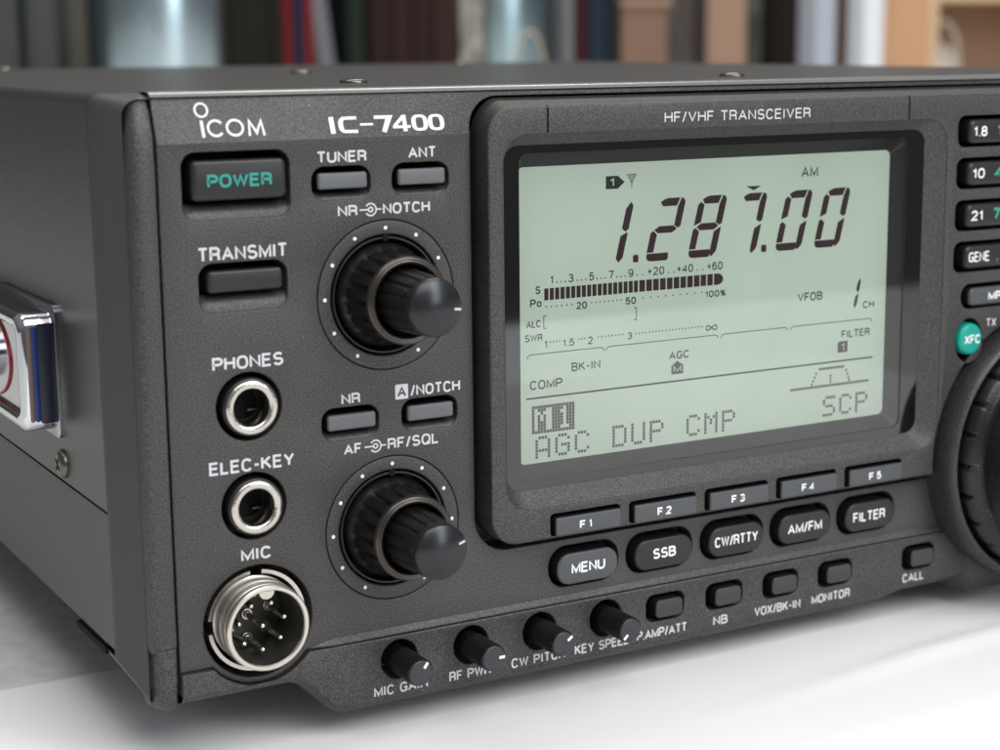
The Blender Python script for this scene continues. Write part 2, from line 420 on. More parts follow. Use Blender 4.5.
# --- black inner chassis behind the gaps ------------------------
mb = MB(); mb.box(-2.5, XR-2, 9.4, 14, 25, 127.6)
mb.box(2, XR-2, 7.4, 9, 17.5, 27)
mb.build('inner_chassis', M['black'], radio)

# --- left pillar and side of the front frame ---------------------
def swept(prof, zs, name, mat, parent=radio):
    """prof: (x,y) outline; zs: list of (z, inset)"""
    mb = MB(); rows = []
    for z, ins, dz in zs:
        rows.append([(x+ins*.5 if x < -2.5 else x-ins*.15, y+ins*.8, z) for x, y in prof])
    mb.strip(rows, closed=False)
    mb.add(rows[-1], [list(range(len(prof)))]); mb.add(rows[0], [list(range(len(prof)))])
    return mb.build(name, M[mat], parent, angle=50)
pp = [(-.05, 4), (-.05, .35), (-.12, .12), (-.35, 0), (-3.0, 0)]+[(-3.0-2.0*sin(radians(a)), 2.0-2.0*cos(radians(a))) for a in range(15, 91, 15)]+[(-5.05, 4)]
zs = [(27.2, 2.2, 0), (27.7, 1.1, 0), (28.6, .35, 0), (29.8, 0, 0), (117, 0, 0), (122, .35, 0), (126, 1.5, 0), (127.8, 2.6, 0), (128.7, 4.0, 0)]
pillar = swept(pp, zs, 'corner_pillar', 'pillar')
XL = -9.2
def corner_curve(x0, zb, ztop, rad, xend):
    zs_ = [zb+(ztop-rad-zb)*k/9 for k in range(10)]
    L = [(x0, z) for z in zs_]
    L += [(x0+rad-rad*cos(radians(a)), ztop-rad+rad*sin(radians(a))) for a in range(10, 91, 10)]
    return L+[(xend, ztop)]
mb = MB()
fr = corner_curve(-5.02, 19.3, 128.2, 3.0, .2); bk = corner_curve(XL, 26.3, 129.3, 2.2, .2)
rows = []
for t, y in ((0, 2.0), (.10, 2.6), (.5, 4.8), (.92, 7.2), (1, 8.1), (1, 8.6)):
    rows.append([(a[0]+(b[0]-a[0])*t, y, a[1]+(b[1]-a[1])*t) for a, b in zip(fr, bk)])
mb.strip(rows, closed=False)
mb.build('side_bezel', M['side_bezel'], radio, angle=50)

# --- lower strip with the small controls -------------------------
def bottom_z(x):                       # lower edge of the strip (front outline)
    if x < 22: return 17.4
    if x < 33: t = (x-22)/11; t = t*t*(3-2*t); return 17.4+(9.2-17.4)*t
    if x < 168: return 9.2
    if x < 176: t = (x-168)/8; return 9.2+1.2*t
    return 10.4
mb = MB()
BX = [107.7, 123.3, 138.8, 154.4, 179.4]
low_holes = [rrect(x-4.9, x+4.9, 15.9, 21.8, 1.9) for x in BX]
KX = [44.5, 60.5, 76.5, 92.6]
low_holes += [circ(x, 18.9, 3.95, 40) for x in KX]
top = []
for p in seam[::-1]: top.append((p[0], p[1]-.16))
top[0] = (top[0][0]+.3, top[0][1])
xs = [-.0+i*2.0 for i in range(0, 137)]
XB = 270
bot = [(x, bottom_z(x)+1.8) for x in [1.5]+list(range(4, XB, 2))]+[(XR, 12.2)]
strip_outer = [(.3, 19.6)]+bot+[(XR, 23.79)]+top[:-1]+[(.3, 23.79)]
YS = -1.0
plate(mb, strip_outer, low_holes, YS, 5.5, .3)
strip = mb.build('lower_strip', M['panel'], radio)
# rounded underside of the strip
mb = MB(); rows = []
base = [(x, bottom_z(x)) for x in [.3, 1.5]+list(range(4, XB, 2))+[XR]]
for k in range(7):
    t = radians(90*k/6)
    rows.append([(x, YS+.28+4.2*(1-cos(t)), z+1.8-1.8*sin(t)-.0+.3*(1-k/6)) for x, z in base])
rows.append([(x, 22, z-.2) for x, z in base])
mb.strip(rows, closed=False); mb.build('strip_underside', M['panel'], radio, angle=60)
# soft swelling above the seam
mb = MB(); rows = []
for z, y in ((25.3, -.012), (25.05, -.16), (24.5, -.50), (24.12, -.74), (24.0, -.70), (23.97, -.3)): rows.append([(x, y*k-.01, z+(24.1-z)*(1-k)*.9) for x, k in ((26.2, 0), (27.5, .25), (29.5, .75), (32, 1), (XR, 1))])
mb.strip(rows, closed=False); mb.build('seam_bead', M['panel'], radio, angle=60)
# lower left corner block
cp = [(-.1, 4.6), (-.1, .5), (-.3, .2), (-.6, .1), (-2.6, .1), (-3.5, .5), (-4.5, 2.6), (-5.0, 6)]
mb = MB(); rows = []
for z, ins in ((16.0, 3.2), (16.8, 1.7), (18.2, .7), (20, .2), (22, 0), (28.8, 0)):
    rows.append([(x+(ins*.5 if x < -1 else 0), y+ins, z) for x, y in cp])
mb.strip(rows, closed=False); mb.add(rows[0], [list(range(len(cp)))])
mb.build('corner_block', M['pillar'], radio, angle=50)
mb = MB(); mb.add([(-9, 8.6, 26.2), (-5, 2.2, 19.4), (-4.4, 3.4, 18.2), (2, 4, 17.6), (2, 22, 17.6), (-9, 22, 26.2)], [[0, 1, 2, 3, 4, 5]]); mb.build('corner_underside', M['side_bezel'], radio)
for s, x0, x1, z0, z1 in [('MIC GAIN', 38.8, 50.6, 12.0, 14.1), ('RF PWR', 55.4, 64.9, 12.0, 14.1), ('CW PITCH', 69.7, 82.6, 12.1, 14.2), ('KEY SPEED', 84.9, 98.7, 12.2, 14.3),
        ('P.AMP/ATT', 100.4, 113.4, 12.4, 14.5), ('NB', 120.4, 124.3, 12.3, 14.4), ('VOX/BK-IN', 131.6, 144.5, 12.4, 14.5), ('MONITOR', 147.7, 158.9, 12.5, 14.6), ('CALL', 174.7, 181.3, 13.1, 15.2)]:
    word(strip, s, x0, x1, z0, z1, .38, YS-.02, I)

# --- press keys ----------------------------------------------------
def key(name, x0, x1, z0, z1, r, y, mat, b=.5, txt=None, ink='white_ink', depth=6, dome=0., label=None, w=.45, parent=radio, gap=.27):
    mb = MB(); L = rrect(x0, x1, z0, z1, r)
    plate(mb, L, [], y, b+.12, b, segs=4)
    o = mb.build(name, M[mat], parent, angle=50)
    mb = MB(); Li = off(ccw(L), -.03); mb.strip([at(Li, y+b+.1), at(Li, y+depth)]); mb.build('key_skirt', M['skirt'], o, angle=50)
    if label: o['label'] = label
    for t in (txt or []):
        word(o, t[0], t[1], t[2], t[3], t[4], t[5] if len(t) > 5 else w, y-.02, M[t[6] if len(t) > 6 else ink], gap=gap)
    return o
key('power_button', 6.1, 24.1, 110.2, 117.4, 1.2, -.7, 'key_dark', .7, [('POWER', 9.0, 21.3, 112.5, 114.9, .50, 'green_ink')], label='dark wide button lettered POWER in green')
key('transmit_button', 8.4, 22.9, 93.7, 97.7, .9, -.5, 'key_dark', .6, label='dark narrow button under the TRANSMIT lettering')
for h, lb in zip(h_sm, ('TUNER', 'ANT', 'NR', 'A/NOTCH')):
    x0 = min(p[0] for p in h); z0 = min(p[1] for p in h)
    key('push_button', x0+1.0, x0+10.9, z0+2.0, z0+5.0, .55, -.7, 'key_grey', .5, label='light grey button by the %s lettering' % lb)
for x, t, x0, x1 in zip(MX, ('MENU', 'SSB', 'CW/RTTY', 'AM/FM', 'FILTER'), (83.6, 103.8, 119.9, 139.8, 158.5), (91.8, 109.7, 131.5, 149.4, 167.9)):
    key('mode_key', x-7.5, x+7.2, 27.9, 34.5, 3.0, -1.9, 'key_blue' if t == 'MENU' else 'key_dark', .45,
        [(t, x0, x1, 30.1, 32.4, .44 if len(t) < 5 else .37)], label='oval key lettered %s' % t, gap=.26)
for x, lb in zip(BX, ('P.AMP/ATT', 'NB', 'VOX/BK-IN', 'MONITOR', 'CALL')):
    key('small_key', x-3.1, x+3.8, 16.9, 20.8, 1.1, YS-1.1, 'key_low', .3, label='small dark key above the %s lettering' % lb)

# --- display housing -----------------------------------------------
YH = -4.0
mb = MB()
HX, HZ0, HZ1 = 63.9, 39.0, 125.4
HO = arc(XR-3, HZ1-3, 3, 0, 90, 6)+arc(HX+5.5, HZ1-5.5, 5.5, 90, 180, 10)+arc(HX+6, HZ0+6, 6, 180, 270, 10)+[(XR, HZ0)]
FX = [(a-.7, b-.8) for a, b in [(79.0, 94.7), (98.0, 113.8), (117.2, 132.9), (136.3, 151.9), (155.5, 171.1)]]
f_holes = [rrect(a-.9, b+.15, 39.4, 44.1, .8) for a, b in FX]
bev = rrect(67.3, 181.0, 45.7, 120.1, 5.5, 10)
DIAL = (213.6, 41.5)
band = []
KZ = [117.1, 107.7, 98.2, 88.8]
for z in KZ:
    for cx in (196.3, 222.3, 248.3): band.append(rrect(cx-12.2, cx+11.5 if cx > 200 else cx+10.6, z-3.5, z+3.5, 2.0))
mp = rrect(186.8, 214.5, 76.8, 82.5, 2.6)
mp2 = rrect(222, 260, 76.8, 82.5, 2.6)
xh = [(189.7+4.15*cos(2*pi*i/48), 69.5+5.1*sin(2*pi*i/48)) for i in range(48)]
dial_cut = circ(DIAL[0], DIAL[1], 33.4, 96)
# housing outline meets the dial: cut it away along the skirt circle
zc = HZ0-DIAL[1]; xc = math.sqrt(33.4**2-zc**2)
th0 = math.degrees(math.atan2(zc, -xc)); th1 = math.degrees(math.atan2(zc, xc))
th0 %= 360
cut = [(DIAL[0]+33.4*cos(radians(th0-(th0-th1)*i/40)), DIAL[1]+33.4*sin(radians(th0-(th0-th1)*i/40))) for i in range(41)]
HO = HO[:-1]+cut+[(XR, HZ0)]
plate(mb, HO, f_holes+[bev]+band+[mp, mp2, xh], YH, 7.2, .45, segs=3, hb=.2)
housing = mb.build('display_housing', M['panel'], radio)
# sloping shoulder behind the top edge of the housing
mb = MB(); rows = []
topl = [(XR-3, HZ1)]+[(HX+5.5+5.5*cos(radians(a)), HZ1-5.5+5.5*sin(radians(a))) for a in range(90, 175, 7)]
for y, k in ((YH+.5, 0), (-1.5, .4), (1.2, 1.1), (2.3, 1.5), (3.2, 1.55)):
    rows.append([(x, y, z+k*max(0, (z-(HZ1-5.5))/5.5)**3) for x, z in topl])
mb.strip(rows, closed=False); mb.build('housing_shoulder', M['panel'], housing, angle=60)
# two hairline seams in the top of the housing
for x in (77.2, 169.4):
    mb = MB(); mb.box(x-.24, x+.24, YH-.015, YH+.5, 120.3, HZ1-.35); mb.box(x-.28, x+.2, YH+.12, YH+6, HZ1-.5, HZ1+.02); mb.build('seam_line', M['black'], housing)
# bevelled surround of the window
mb = MB()
a = rrect(67.3, 181.0, 45.7, 120.1, 5.5, 10); b = rrect(68.4, 176.0, 49.3, 117.9, 3.2, 10)
mb.strip([at(a, YH+.2), at([(p[0]+(q[0]-p[0])*.04, p[1]+(q[1]-p[1])*.04) for p, q in zip(a, b)], YH+.3), at(b, -2.0), at(b, -.5)])
mb.build('window_surround', M['panel'], housing, angle=28)
# keypad recess lip
word(housing, 'HF/VHF TRANSCEIVER', 104.5, 141.8, 121.35, 123.5, .30, YH-.02, I, gap=.26)

# F keys
for i, (a, b) in enumerate(FX):
    mid = (a+b)/2-.35
    key('function_key', a, b, 39.5, 43.3, .4, YH-.75, 'key_blue', .35, [('F', mid-1.9, mid-.5, 40.4, 42.15, .38), ('12345'[i], mid+.25, mid+(1.0 if i == 0 else 1.65), 40.4, 42.15, .36)], label='flat grey key lettered F%d' % (i+1))
# band keys
txt = [[('1.8', 187.8, 191.9), ('1', 194.9, 196.4)], [('10', 187.9, 191.6), ('4', 194.7, 197.0)], [('21', 188.0, 191.5), ('7', 194.6, 196.9)], [('GENE', 187.7, 194.1), ('.', 196.0, 196.7)]]
for z, tt in zip(KZ, txt):
    for j, cx in enumerate((196.3, 222.3, 248.3)):
        x0 = cx-9.7
        lab = []
        if j == 0: lab = [(tt[0][0], tt[0][1], tt[0][2], z-1.15, z+1.15, .42 if len(tt[0][0]) < 4 else .34, 'white_ink'), (tt[1][0], tt[1][1], tt[1][2], z-1.2, z+1.5, .62, 'green_ink')]
        key('band_key', x0, cx+9.5 if j == 0 else cx+10, z-2.7, z+2.6, 1.6, YH-1.0, 'key_dark', .8, lab, label=('dark keypad key lettered %s' % tt[0][0]) if j == 0 else None)
key('memory_key', 188.6, 213.3, 77.5, 81.6, 1.4, YH-.9, 'key_blue', .6, [('MP-W', 194.4, 202.5, 78.5, 80.5, .42)], label='grey key lettered MP')
key('memory_key', 223.5, 258.5, 77.5, 81.6, 1.4, YH-.9, 'key_blue', .6)
# green round key
mb = MB(); plate(mb, circ(189.35, 69.9, 3.65, 48), [], YH-1.1, 5, .8, segs=5)
xk = mb.build('round_key', M['key_green'], radio, angle=50); xk['label'] = 'round green key lettered XFC'
word(xk, 'XFC', 187.3, 192.2, 68.8, 70.9, .40, YH-1.12, M['white_ink'])
word(housing, 'TX', 194.9, 198.1, 72.1, 74.1, .34, YH-.02, I)

# --- screen ---------------------------------------------------------
YG = -2.0; YL = .5
mb = MB(); o1 = rrect(68.45, 175.95, 49.35, 117.85, 3.1, 10); o2 = rrect(71.8, 171.1, 51.1, 116.3, 2.0, 10)
mb.fill([at(o1, YG), at(o2, YG)])
display = mb.build('screen_border', M['glossblack'], radio)
mb = MB(); o3 = rrect(72.8, 168.2, 53.9, 113.5, 1.4, 10)
mb.strip([at(o2, YG), at(o2, YG+.5), at(o3, YL-.05)]); mb.build('screen_mask', M['mask'], radio, angle=25)
mb = MB(); mb.fill([at(off(o3, .4), YL)])
lcd = mb.build('lcd_screen', M['lcd'], radio)
mb = MB(); mb.fill([at(off(o2, .3), YG+.2)]); mb.build('window_glass', M['glass'], radio)

YS_ = YL-.04
def seg_digit(cx0, segs, W_=7.15, z0=93.0, z1=105.8, sl=.25, t=1.65, name='lcd_digit', end='round'):
    """seven segments, slanted; cx0 = lower left corner"""
    H = z1-z0; mb = MB(); g = .16
    def P(u, v): return (cx0+u+sl*(v), z0+v)
    m = H/2
    S_ = {
     'a': [(.9, H-.75), (1.7, H-.25), (2.6, H), (W_-1.5, H), (W_-1.7-.3, H-t), (1.7, H-t)],
     'b': [(W_-1.15, H), (W_-.5, H-.2), (W_, H-.9), (W_, m+.55), (W_-.55, m+g), (W_-t, m+.75), (W_-t, H-t-.15)],
     'c': [(W_, m-.75), (W_-.1, m-.2), (W_-t, m-1.1), (W_-t, .95), (W_-1.3, 0.05), (W_-.75, .25), (W_-.2, .9), (W_, 1.4)],
     'd': [(.1, .95), (.55, .25), (1.4, 0), (W_-1.75, 0), (W_-1.5, .55), (W_-1.75, t-.05), (.1, t-.05)],
     'e': [(0, t+g), (t, t+g), (t, m-.95), (.55, m-.15), (0, m-.6)],
     'f': [(0, m+.3), (t, m+.95), (t, H-t-g), (.6, H-1.2), (0, H-1.8)],
     'g': [(.75, m), (1.8, m+.72), (W_-1.8, m+.72), (W_-.8, m), (W_-1.8, m-.72), (1.8, m-.72)],
    }
    for s in segs:
        L = ccw([P(u, v) for u, v in S_[s]])
        mb.fill([at(L, YS_)])
    return mb.build(name, M['seg'], lcd)
# '1' alone
def one(cx, name='lcd_digit', z0=93.3, z1=105.5, t=1.65, sl=.25):
    mb = MB(); H = z1-z0; m = H/2
    def P(u, v): return (cx+u+sl*v, z0+v)
    for L in ([(0, m+.75), (t*.6, m+.1), (t, m+.6), (t, H-.8), (t*.55, H), (0, H-1.4)], [(0, .8), (t*.5, 0), (t, .9), (t, m-.25), (t*.85, m-.05), (0, m-.75)]):
        mb.fill([at(ccw([P(*q) for q in L]), YS_)])
    return mb.build(name, M['seg'], lcd)
one(95.6)
seg_digit(102.9, 'abged')
seg_digit(113.5, 'abcdefg')
# the 7 has only its top bar and right side
seg_digit(124.1, 'abc')
seg_digit(136.4, 'abcdef')
seg_digit(147.0, 'abcdef')
for x, w_ in ((100.0, 1.35), (132.85, 1.4)):
    mb = MB(); mb.fill([at(rrect(x, x+w_, 93.05, 94.6, .35), YS_)]); mb.build('lcd_point', M['seg'], lcd)
mb = MB(); mb.fill([at(ccw([(128.6, 107.25), (132.7, 107.25), (130.6, 106.35)]), YS_)]); mb.build('lcd_marker', M['seg_soft'], lcd)
one(158.8, z0=78.8, z1=85.6, t=.85, sl=.2)
def lw(s, x0, x1, z0, z1, w=.26, gap=.28, mat='seg_soft'): return word(lcd, s, x0, x1, z0, z1, w*1.12, YS_, M[mat], gap=gap)
lw('AM', 143.4, 147.9, 108.5, 110.8, .3)
mb = MB(); mb.fill([at(ccw([(93.4, 108.3), (93.4, 110.9), (96.3, 110.9), (97.9, 109.6), (96.3, 108.3)]), YS_)]); mb.build('lcd_tag', M['seg_soft'], lcd)
word(lcd, '1', 94.4, 95.4, 108.8, 110.5, .3, YS_-.03, M['lcd'])
mb = MB()
for L in ([(98.5, 111.0), (100.8, 111.0)], [(98.6, 111.0), (99.65, 109.3)], [(100.7, 111.0), (99.65, 109.3)], [(99.65, 111.0), (99.65, 108.2)], [(99.1, 111), (99.3, 110.2)], [(100.2, 111), (100.0, 110.2)]): stroke(mb, L, .15, YS_-.003*len(mb.f), 0)
mb.build('lcd_symbol', M['seg_soft'], lcd, weld=False)
ZN0, ZN1 = 90.1, 91.8
for s, x, w_ in (('1', 80.6, .7), ('3', 85.1, 1.25), ('5', 90.0, 1.25), ('7', 94.7, 1.25), ('9', 99.5, 1.25)): lw(s, x-w_/2, x+w_/2, ZN0, ZN1, .23)
for s, x0, x1 in (('+20', 103.6, 107.8), ('+40', 111.0, 115.1), ('+60', 118.7, 122.7)): lw(s, x0, x1, ZN0, ZN1, .23)
mb = MB()
def dots(x0, x1, n, z, r=.17):
    for i in range(n):
        x = x0+(x1-x0)*i/max(1, n-1); mb.fill([at(circ(x, z, r, 8), YS_)])
for a, b in ((81.8, 83.8), (86.6, 88.6), (91.3, 93.3), (96.1, 98.1)): dots(a, b, 3, 90.4)
dots(101.1, 102.4, 2, 90.4); dots(108.9, 110.2, 2, 90.4); dots(116.2, 117.6, 2, 90.4)
dots(79.3, 85.3, 6, 85.6); dots(90.0, 97.2, 8, 85.6); dots(102.6, 117.4, 9, 85.6)
dots(80.2, 82.4, 4, 78.4); dots(87.0, 88.4, 3, 78.4); dots(91.6, 97.6, 8, 78.4); dots(100.8, 117.6, 21, 78.3)
mb.build('lcd_scale_dots', M['seg_soft'], lcd)
lw('S', 76.8, 78.0, 88.3, 89.9, .25); lw('P', 75.6, 76.9, 85.7, 87.3, .25); lw('O', 77.1, 78.25, 85.7, 86.85, .24)
lw('20', 86.4, 88.9, 84.5, 86.0, .25); lw('50', 98.2, 100.8, 84.5, 86.0, .25); lw('100%', 118.3, 123.6, 84.4, 85.8, .22)
lw('ALC', 74.6, 78.0, 81.6, 83.1, .23); lw('SWR', 74.3, 78.4, 78.8, 80.3, .23)
lw('1', 78.8, 79.5, 77.3, 78.8, .22); lw('1.5', 83.1, 85.9, 77.2, 78.7, .23); lw('2', 89.1, 90.3, 77.1, 78.7, .23); lw('3', 98.7, 99.9, 77.2, 78.7, .23)
lw('~', 118.5, 121.6, 77.0, 78.8, .24)
mb = MB()
stroke(mb, [(79.3, 83.8), (78.7, 83.8), (78.7, 81.3), (79.3, 81.3)], .17, YS_, 0)
stroke(mb, [(100.3, 83.7), (100.9, 83.7), (100.9, 81.2), (100.3, 81.2)], .17, YS_, 0)
for a, b in ((74.8, 93.0), (93.5, 121.8), (122.6, 140.5), (141.3, 164.3)):
    stroke(mb, [(a, 75.4), (a+.15, 75.9), (a+.75, 76.2), (b-.75, 76.2), (b-.15, 75.9), (b, 75.4)], .17, YS_, 0)
stroke(mb, [(74.5, 67.3), (164.9, 67.3)], .34, YS_, 0)
mb.build('lcd_rules', M['seg_soft'], lcd, weld=False)
lw('BK-IN', 85.2, 92.1, 71.9, 73.7, .27); lw('AGC', 109.2, 114.3, 72.0, 73.7, .26); lw('COMP', 75.4, 83.0, 69.0, 70.9, .27)
lw('VFOB', 143.1, 150.0, 81.5, 83.4, .28); lw('CH', 161.6, 164.9, 78.6, 80.2, .26); lw('FILTER', 155.7, 163.8, 72.4, 74.1, .26)
mb = MB(); mb.fill([at(ccw([(154.7, 69.2), (154.7, 71.4), (155.2, 71.7), (157.5, 71.7), (157.5, 69.2)]), YS_)]); mb.build('lcd_tag', M['dot'], lcd)
word(lcd, '1', 155.7, 156.6, 69.5, 71.3, .26, YS_-.03, M['lcd'])
mb = MB(); mb.fill([at(ccw([(109.8, 68.8), (109.8, 70.6), (111.3, 71.6), (112.8, 70.6), (112.8, 68.8)]), YS_)]); mb.build('lcd_tag', M['dot'], lcd)
word(lcd, 'M', 110.3, 112.3, 69.2, 70.6, .22, YS_-.03, M['lcd'])
# bar meter
xs = [78.85+1.26*i for i in range(18)]
for x in xs:
    mb = MB(); mb.fill([at(rrect(x, x+.98, 86.9, 89.3, .1, 2), YS_)]); mb.build('meter_bar', M['seg'], lcd)
x = 101.6
for i in range(11):
    w_ = 1.42
    mb = MB(); mb.fill([at(rrect(x, x+w_, 86.9, 89.3, .1, 2), YS_)]); mb.build('meter_bar', M['seg'], lcd); x += 1.72
mb = MB(); mb.fill([at([(x, 86.9)]+A_(x+.9, 88.1, 1.5, 1.2, -90, 90, 8)+[(x, 89.3)], YS_)]); mb.build('meter_bar', M['seg'], lcd)
# dot matrix rows
D5 = {'A': ['01110', '10001', '10001', '10001', '11111', '10001', '10001'], 'G': ['01110', '10001', '10000', '10111', '10001', '10001', '01110'],
      'C': ['01110', '10001', '10000', '10000', '10000', '10001', '01110'], 'D': ['11110', '10001', '10001', '10001', '10001', '10001', '11110'],
      'U': ['10001', '10001', '10001', '10001', '10001', '10001', '01110'], 'P': ['11110', '10001', '10001', '11110', '10000', '10000', '10000'],
      'M': ['10001', '11011', '10101', '10101', '10001', '10001', '10001'], 'S': ['01111', '10000', '10000', '01110', '00001', '00001', '11110'],
      '1': ['00100', '01100', '00100', '00100', '00100', '00100', '01110']}
PT = .66
def cell(mb, x, z, w=.55): mb.add([(x, YS_, z), (x+w, YS_, z), (x+w, YS_, z+w), (x, YS_, z+w)], [[0, 1, 2, 3]])
def dotword(s, x, z):
    for k, c in enumerate(s):
        mb = MB()
        for r, row in enumerate(D5[c]):
            for q, v in enumerate(row):
                if v == '1': cell(mb, x+k*4.66+q*.72, z+(6-r)*PT, .58)
        mb.build('lcd_letter', M['dot'], lcd, weld=False)
dotword('AGC', 76.6, 54.8); dotword('DUP', 95.1, 54.9); dotword('CMP', 113.8, 55.0); dotword('SCP', 150.9, 55.1)
mb = MB()
for r in range(9):
    for q in range(15):
        on = True
        rr, qq = r-1, q-1
        if 0 <= rr < 7:
            if 0 <= qq < 5 and D5['M'][rr][qq] == '1': on = False
            if 0 <= qq < 6 and rr >= 0 and qq in (0, 5) : on = False
            if 8 <= qq+0 < 13 and D5['1'][rr][qq-8] == '1': on = False
            if qq == 10: on = False
        if on: cell(mb, 75.8+q*.675, 59.95+(8-r)*.64, .60)
mb.build('lcd_inverse_tag', M['dot'], lcd, weld=False)
mb = MB()
for x in [141.6+i*.66 for i in range(34)]: cell(mb, x, 61.8, .56)
for x in [149.5+i*.66 for i in range(11)]: cell(mb, x, 65.7, .56)
for x, z in ((147.3, 62.5), (147.7, 63.2), (148.1, 64.0), (148.5, 64.8), (157.0, 64.8), (157.4, 64.0), (157.7, 63.2), (158.0, 62.5), (152.6, 62.6), (152.6, 63.3), (152.6, 64.0)): cell(mb, x, z, .5)
mb.build('lcd_filter_curve', M['dot'], lcd, weld=False)

# --- the two double knobs ---------------------------------------------
def rot_knob(C_, mark, nm, lb):
    cx, cz = C_
    # scale ring round the knob
    mb = MB(); plate(mb, circ(cx, cz, 14.12, 96), [circ(cx, cz, 11.5, 96)], -.02, 5, .16, hb=.35)
    r_ = mb.build('scale_ring', M['panel'], radio)
    mb = MB(); lathe(mb, [(11.15, .3), (11.0, .12), (10.75, .12), (10.55, .4), (10.5, 4)], cx, cz, 96); mb.build('inner_lip', M['small_knob'], r_)
    mb = MB(); mb.box(cx-.55, cx+.55, -.05, 2, cz+10.3, cz+11.7); mb.build('index_notch', M['black'], r_)
    mb = MB()
    for a in (0, 30, 60, 90, 120, 150, -30, -60, -90, -120, -150):
        mb.fill([at(circ(cx+12.75*sin(radians(a)), cz+12.75*cos(radians(a)), .37, 14), -.045)])
    mb.build('scale_dots', M['white_ink'], r_)
    k = bpy.data.objects.new('x', None)
    rib = lambda t: max(0., cos(2*pi*t*16))**.6 if True else 0
    def ribn(n):
        def f(t):
            u = (t*n) % 1; return 1. if u < .22 else (.5 if u < .30 or u > .92 else 0.)
        return f
    mb = MB(); lathe(mb, [(9.9, 4), (9.9, 1.2), (9.7, .4), (9.0, -.4), (8.6, -1.2, .35), (8.35, -4.5, .4), (8.2, -7.6, .4), (8.2, -8.0, .1)], cx, cz, 288, ribn(18))
    ok = mb.build('outer_knob', M['knob'], radio, angle=60); ok['label'] = 'black ribbed outer knob of the %s pair' % lb
    mb = MB(); lathe(mb, [(8.2, -8.0), (8.28, -8.3), (8.3, -8.9), (8.12, -9.3), (7.75, -9.45), (7.6, -9.4), (7.45, -9.55), (7.05, -9.5), (6.75, -9.1), (6.7, -8.0), (6.7, -5)], cx, cz, 128)
    mb.build('knob_rim', M['knob_rim'], ok, angle=60)
    mb = MB(); mb.fill([at(circ(cx, cz, 6.75), -5)]); mb.build('knob_floor', M['black'], ok)
    mb = MB(); lathe(mb, [(5.95, -5), (5.95, -9.0, .3), (5.75, -13, .32), (5.4, -17.5, .32), (5.3, -18.3, .1), (5.32, -18.5)], cx, cz, 288, ribn(16))
    ik = mb.build('inner_knob', M['knob'], radio, angle=60); ik['label'] = 'black tapered inner knob of the %s pair' % lb
    mb = MB(); prof = [(5.32, -18.5), (5.35, -19.3), (5.28, -19.9), (5.0, -20.25)]
    lathe(mb, prof, cx, cz, 96); mb.fill([at(circ(cx, cz, 5.0, 96), -20.25)])
    cap = mb.build('knob_cap', M['knob_cap'], ik, angle=70)
    mb = MB(); a = radians(mark); dx, dz = sin(a), cos(a)
    stroke(mb, [(cx+dx*3.7, cz+dz*3.7), (cx+dx*5.0, cz+dz*5.0)], .42, -20.28, 0); mb.build('pointer_mark', M['soft_ink'], ik, weld=False)
rot_knob(K1, 97, 'a', 'upper'); rot_knob(K2, 72, 'b', 'lower')

# --- small knobs --------------------------------------------------------
for x, a, lb in zip(KX, (35, 90, 55, 225), ('MIC GAIN', 'RF PWR', 'CW PITCH', 'KEY SPEED')):
    cz = 18.9; n = 24
    mb = MB(); lathe(mb, [(2.5, 4), (2.55, YS-.6), (2.75, YS-.9), (2.75, YS-1.3, .1), (2.78, YS-8.6, .2), (2.72, YS-9.0, .12), (2.45, YS-9.3)], x, cz, 192, lambda t: 1. if (t*n) % 1 < .4 else 0.)
    k = mb.build('small_knob', M['small_knob'], radio, angle=60); k['label'] = 'small black ribbed knob above the %s lettering' % lb
    mb = MB(); lathe(mb, [(2.47, YS-9.28), (2.3, YS-9.42)], x, cz, 48); mb.fill([at(circ(x, cz, 2.3), YS-9.42)]); mb.build('knob_cap', M['small_cap'], k, angle=70)
    mb = MB(); dx, dz = sin(radians(a)), cos(radians(a)); stroke(mb, [(x+dx*1.1, cz+dz*1.1), (x+dx*2.4, cz+dz*2.4)], .6, YS-9.45, 0); mb.build('pointer_mark', M['white_ink'], k, weld=False)

# --- jacks ---------------------------------------------------------------
for (cx, cz), lb in ((J1, 'PHONES'), (J2, 'ELEC-KEY')):
    mb = MB(); lathe(mb, [(5.4, 5), (5.45, -.3), (5.4, -.75), (5.2, -.95), (4.95, -.95)], cx, cz)
    j = mb.build('jack_socket', M['small_knob'], radio, angle=60); j['label'] = 'round jack socket under the %s lettering' % lb
    mb = MB(); lathe(mb, [(5.05, -.8), (5.0, -1.35), (4.85, -1.5), (3.75, -1.5), (3.5, -1.3), (3.4, -.8), (3.35, 3), (3.2, 6)], cx, cz); mb.build('metal_ring', M['metal'], j, angle=60)
    mb = MB(); lathe(mb, [(3.3, 3.2), (2.9, 3.4), (2.8, 4.6)], cx, cz); mb.fill([at(circ(cx, cz, 3.3), 4.5)]); mb.build('socket_floor', M['black'], j)
    mb = MB(); mb.box(cx+.9, cx+2.4, 3.2, 4.4, cz-1.5, cz-1.1); mb.build('spring_contact', M['screw'], j)

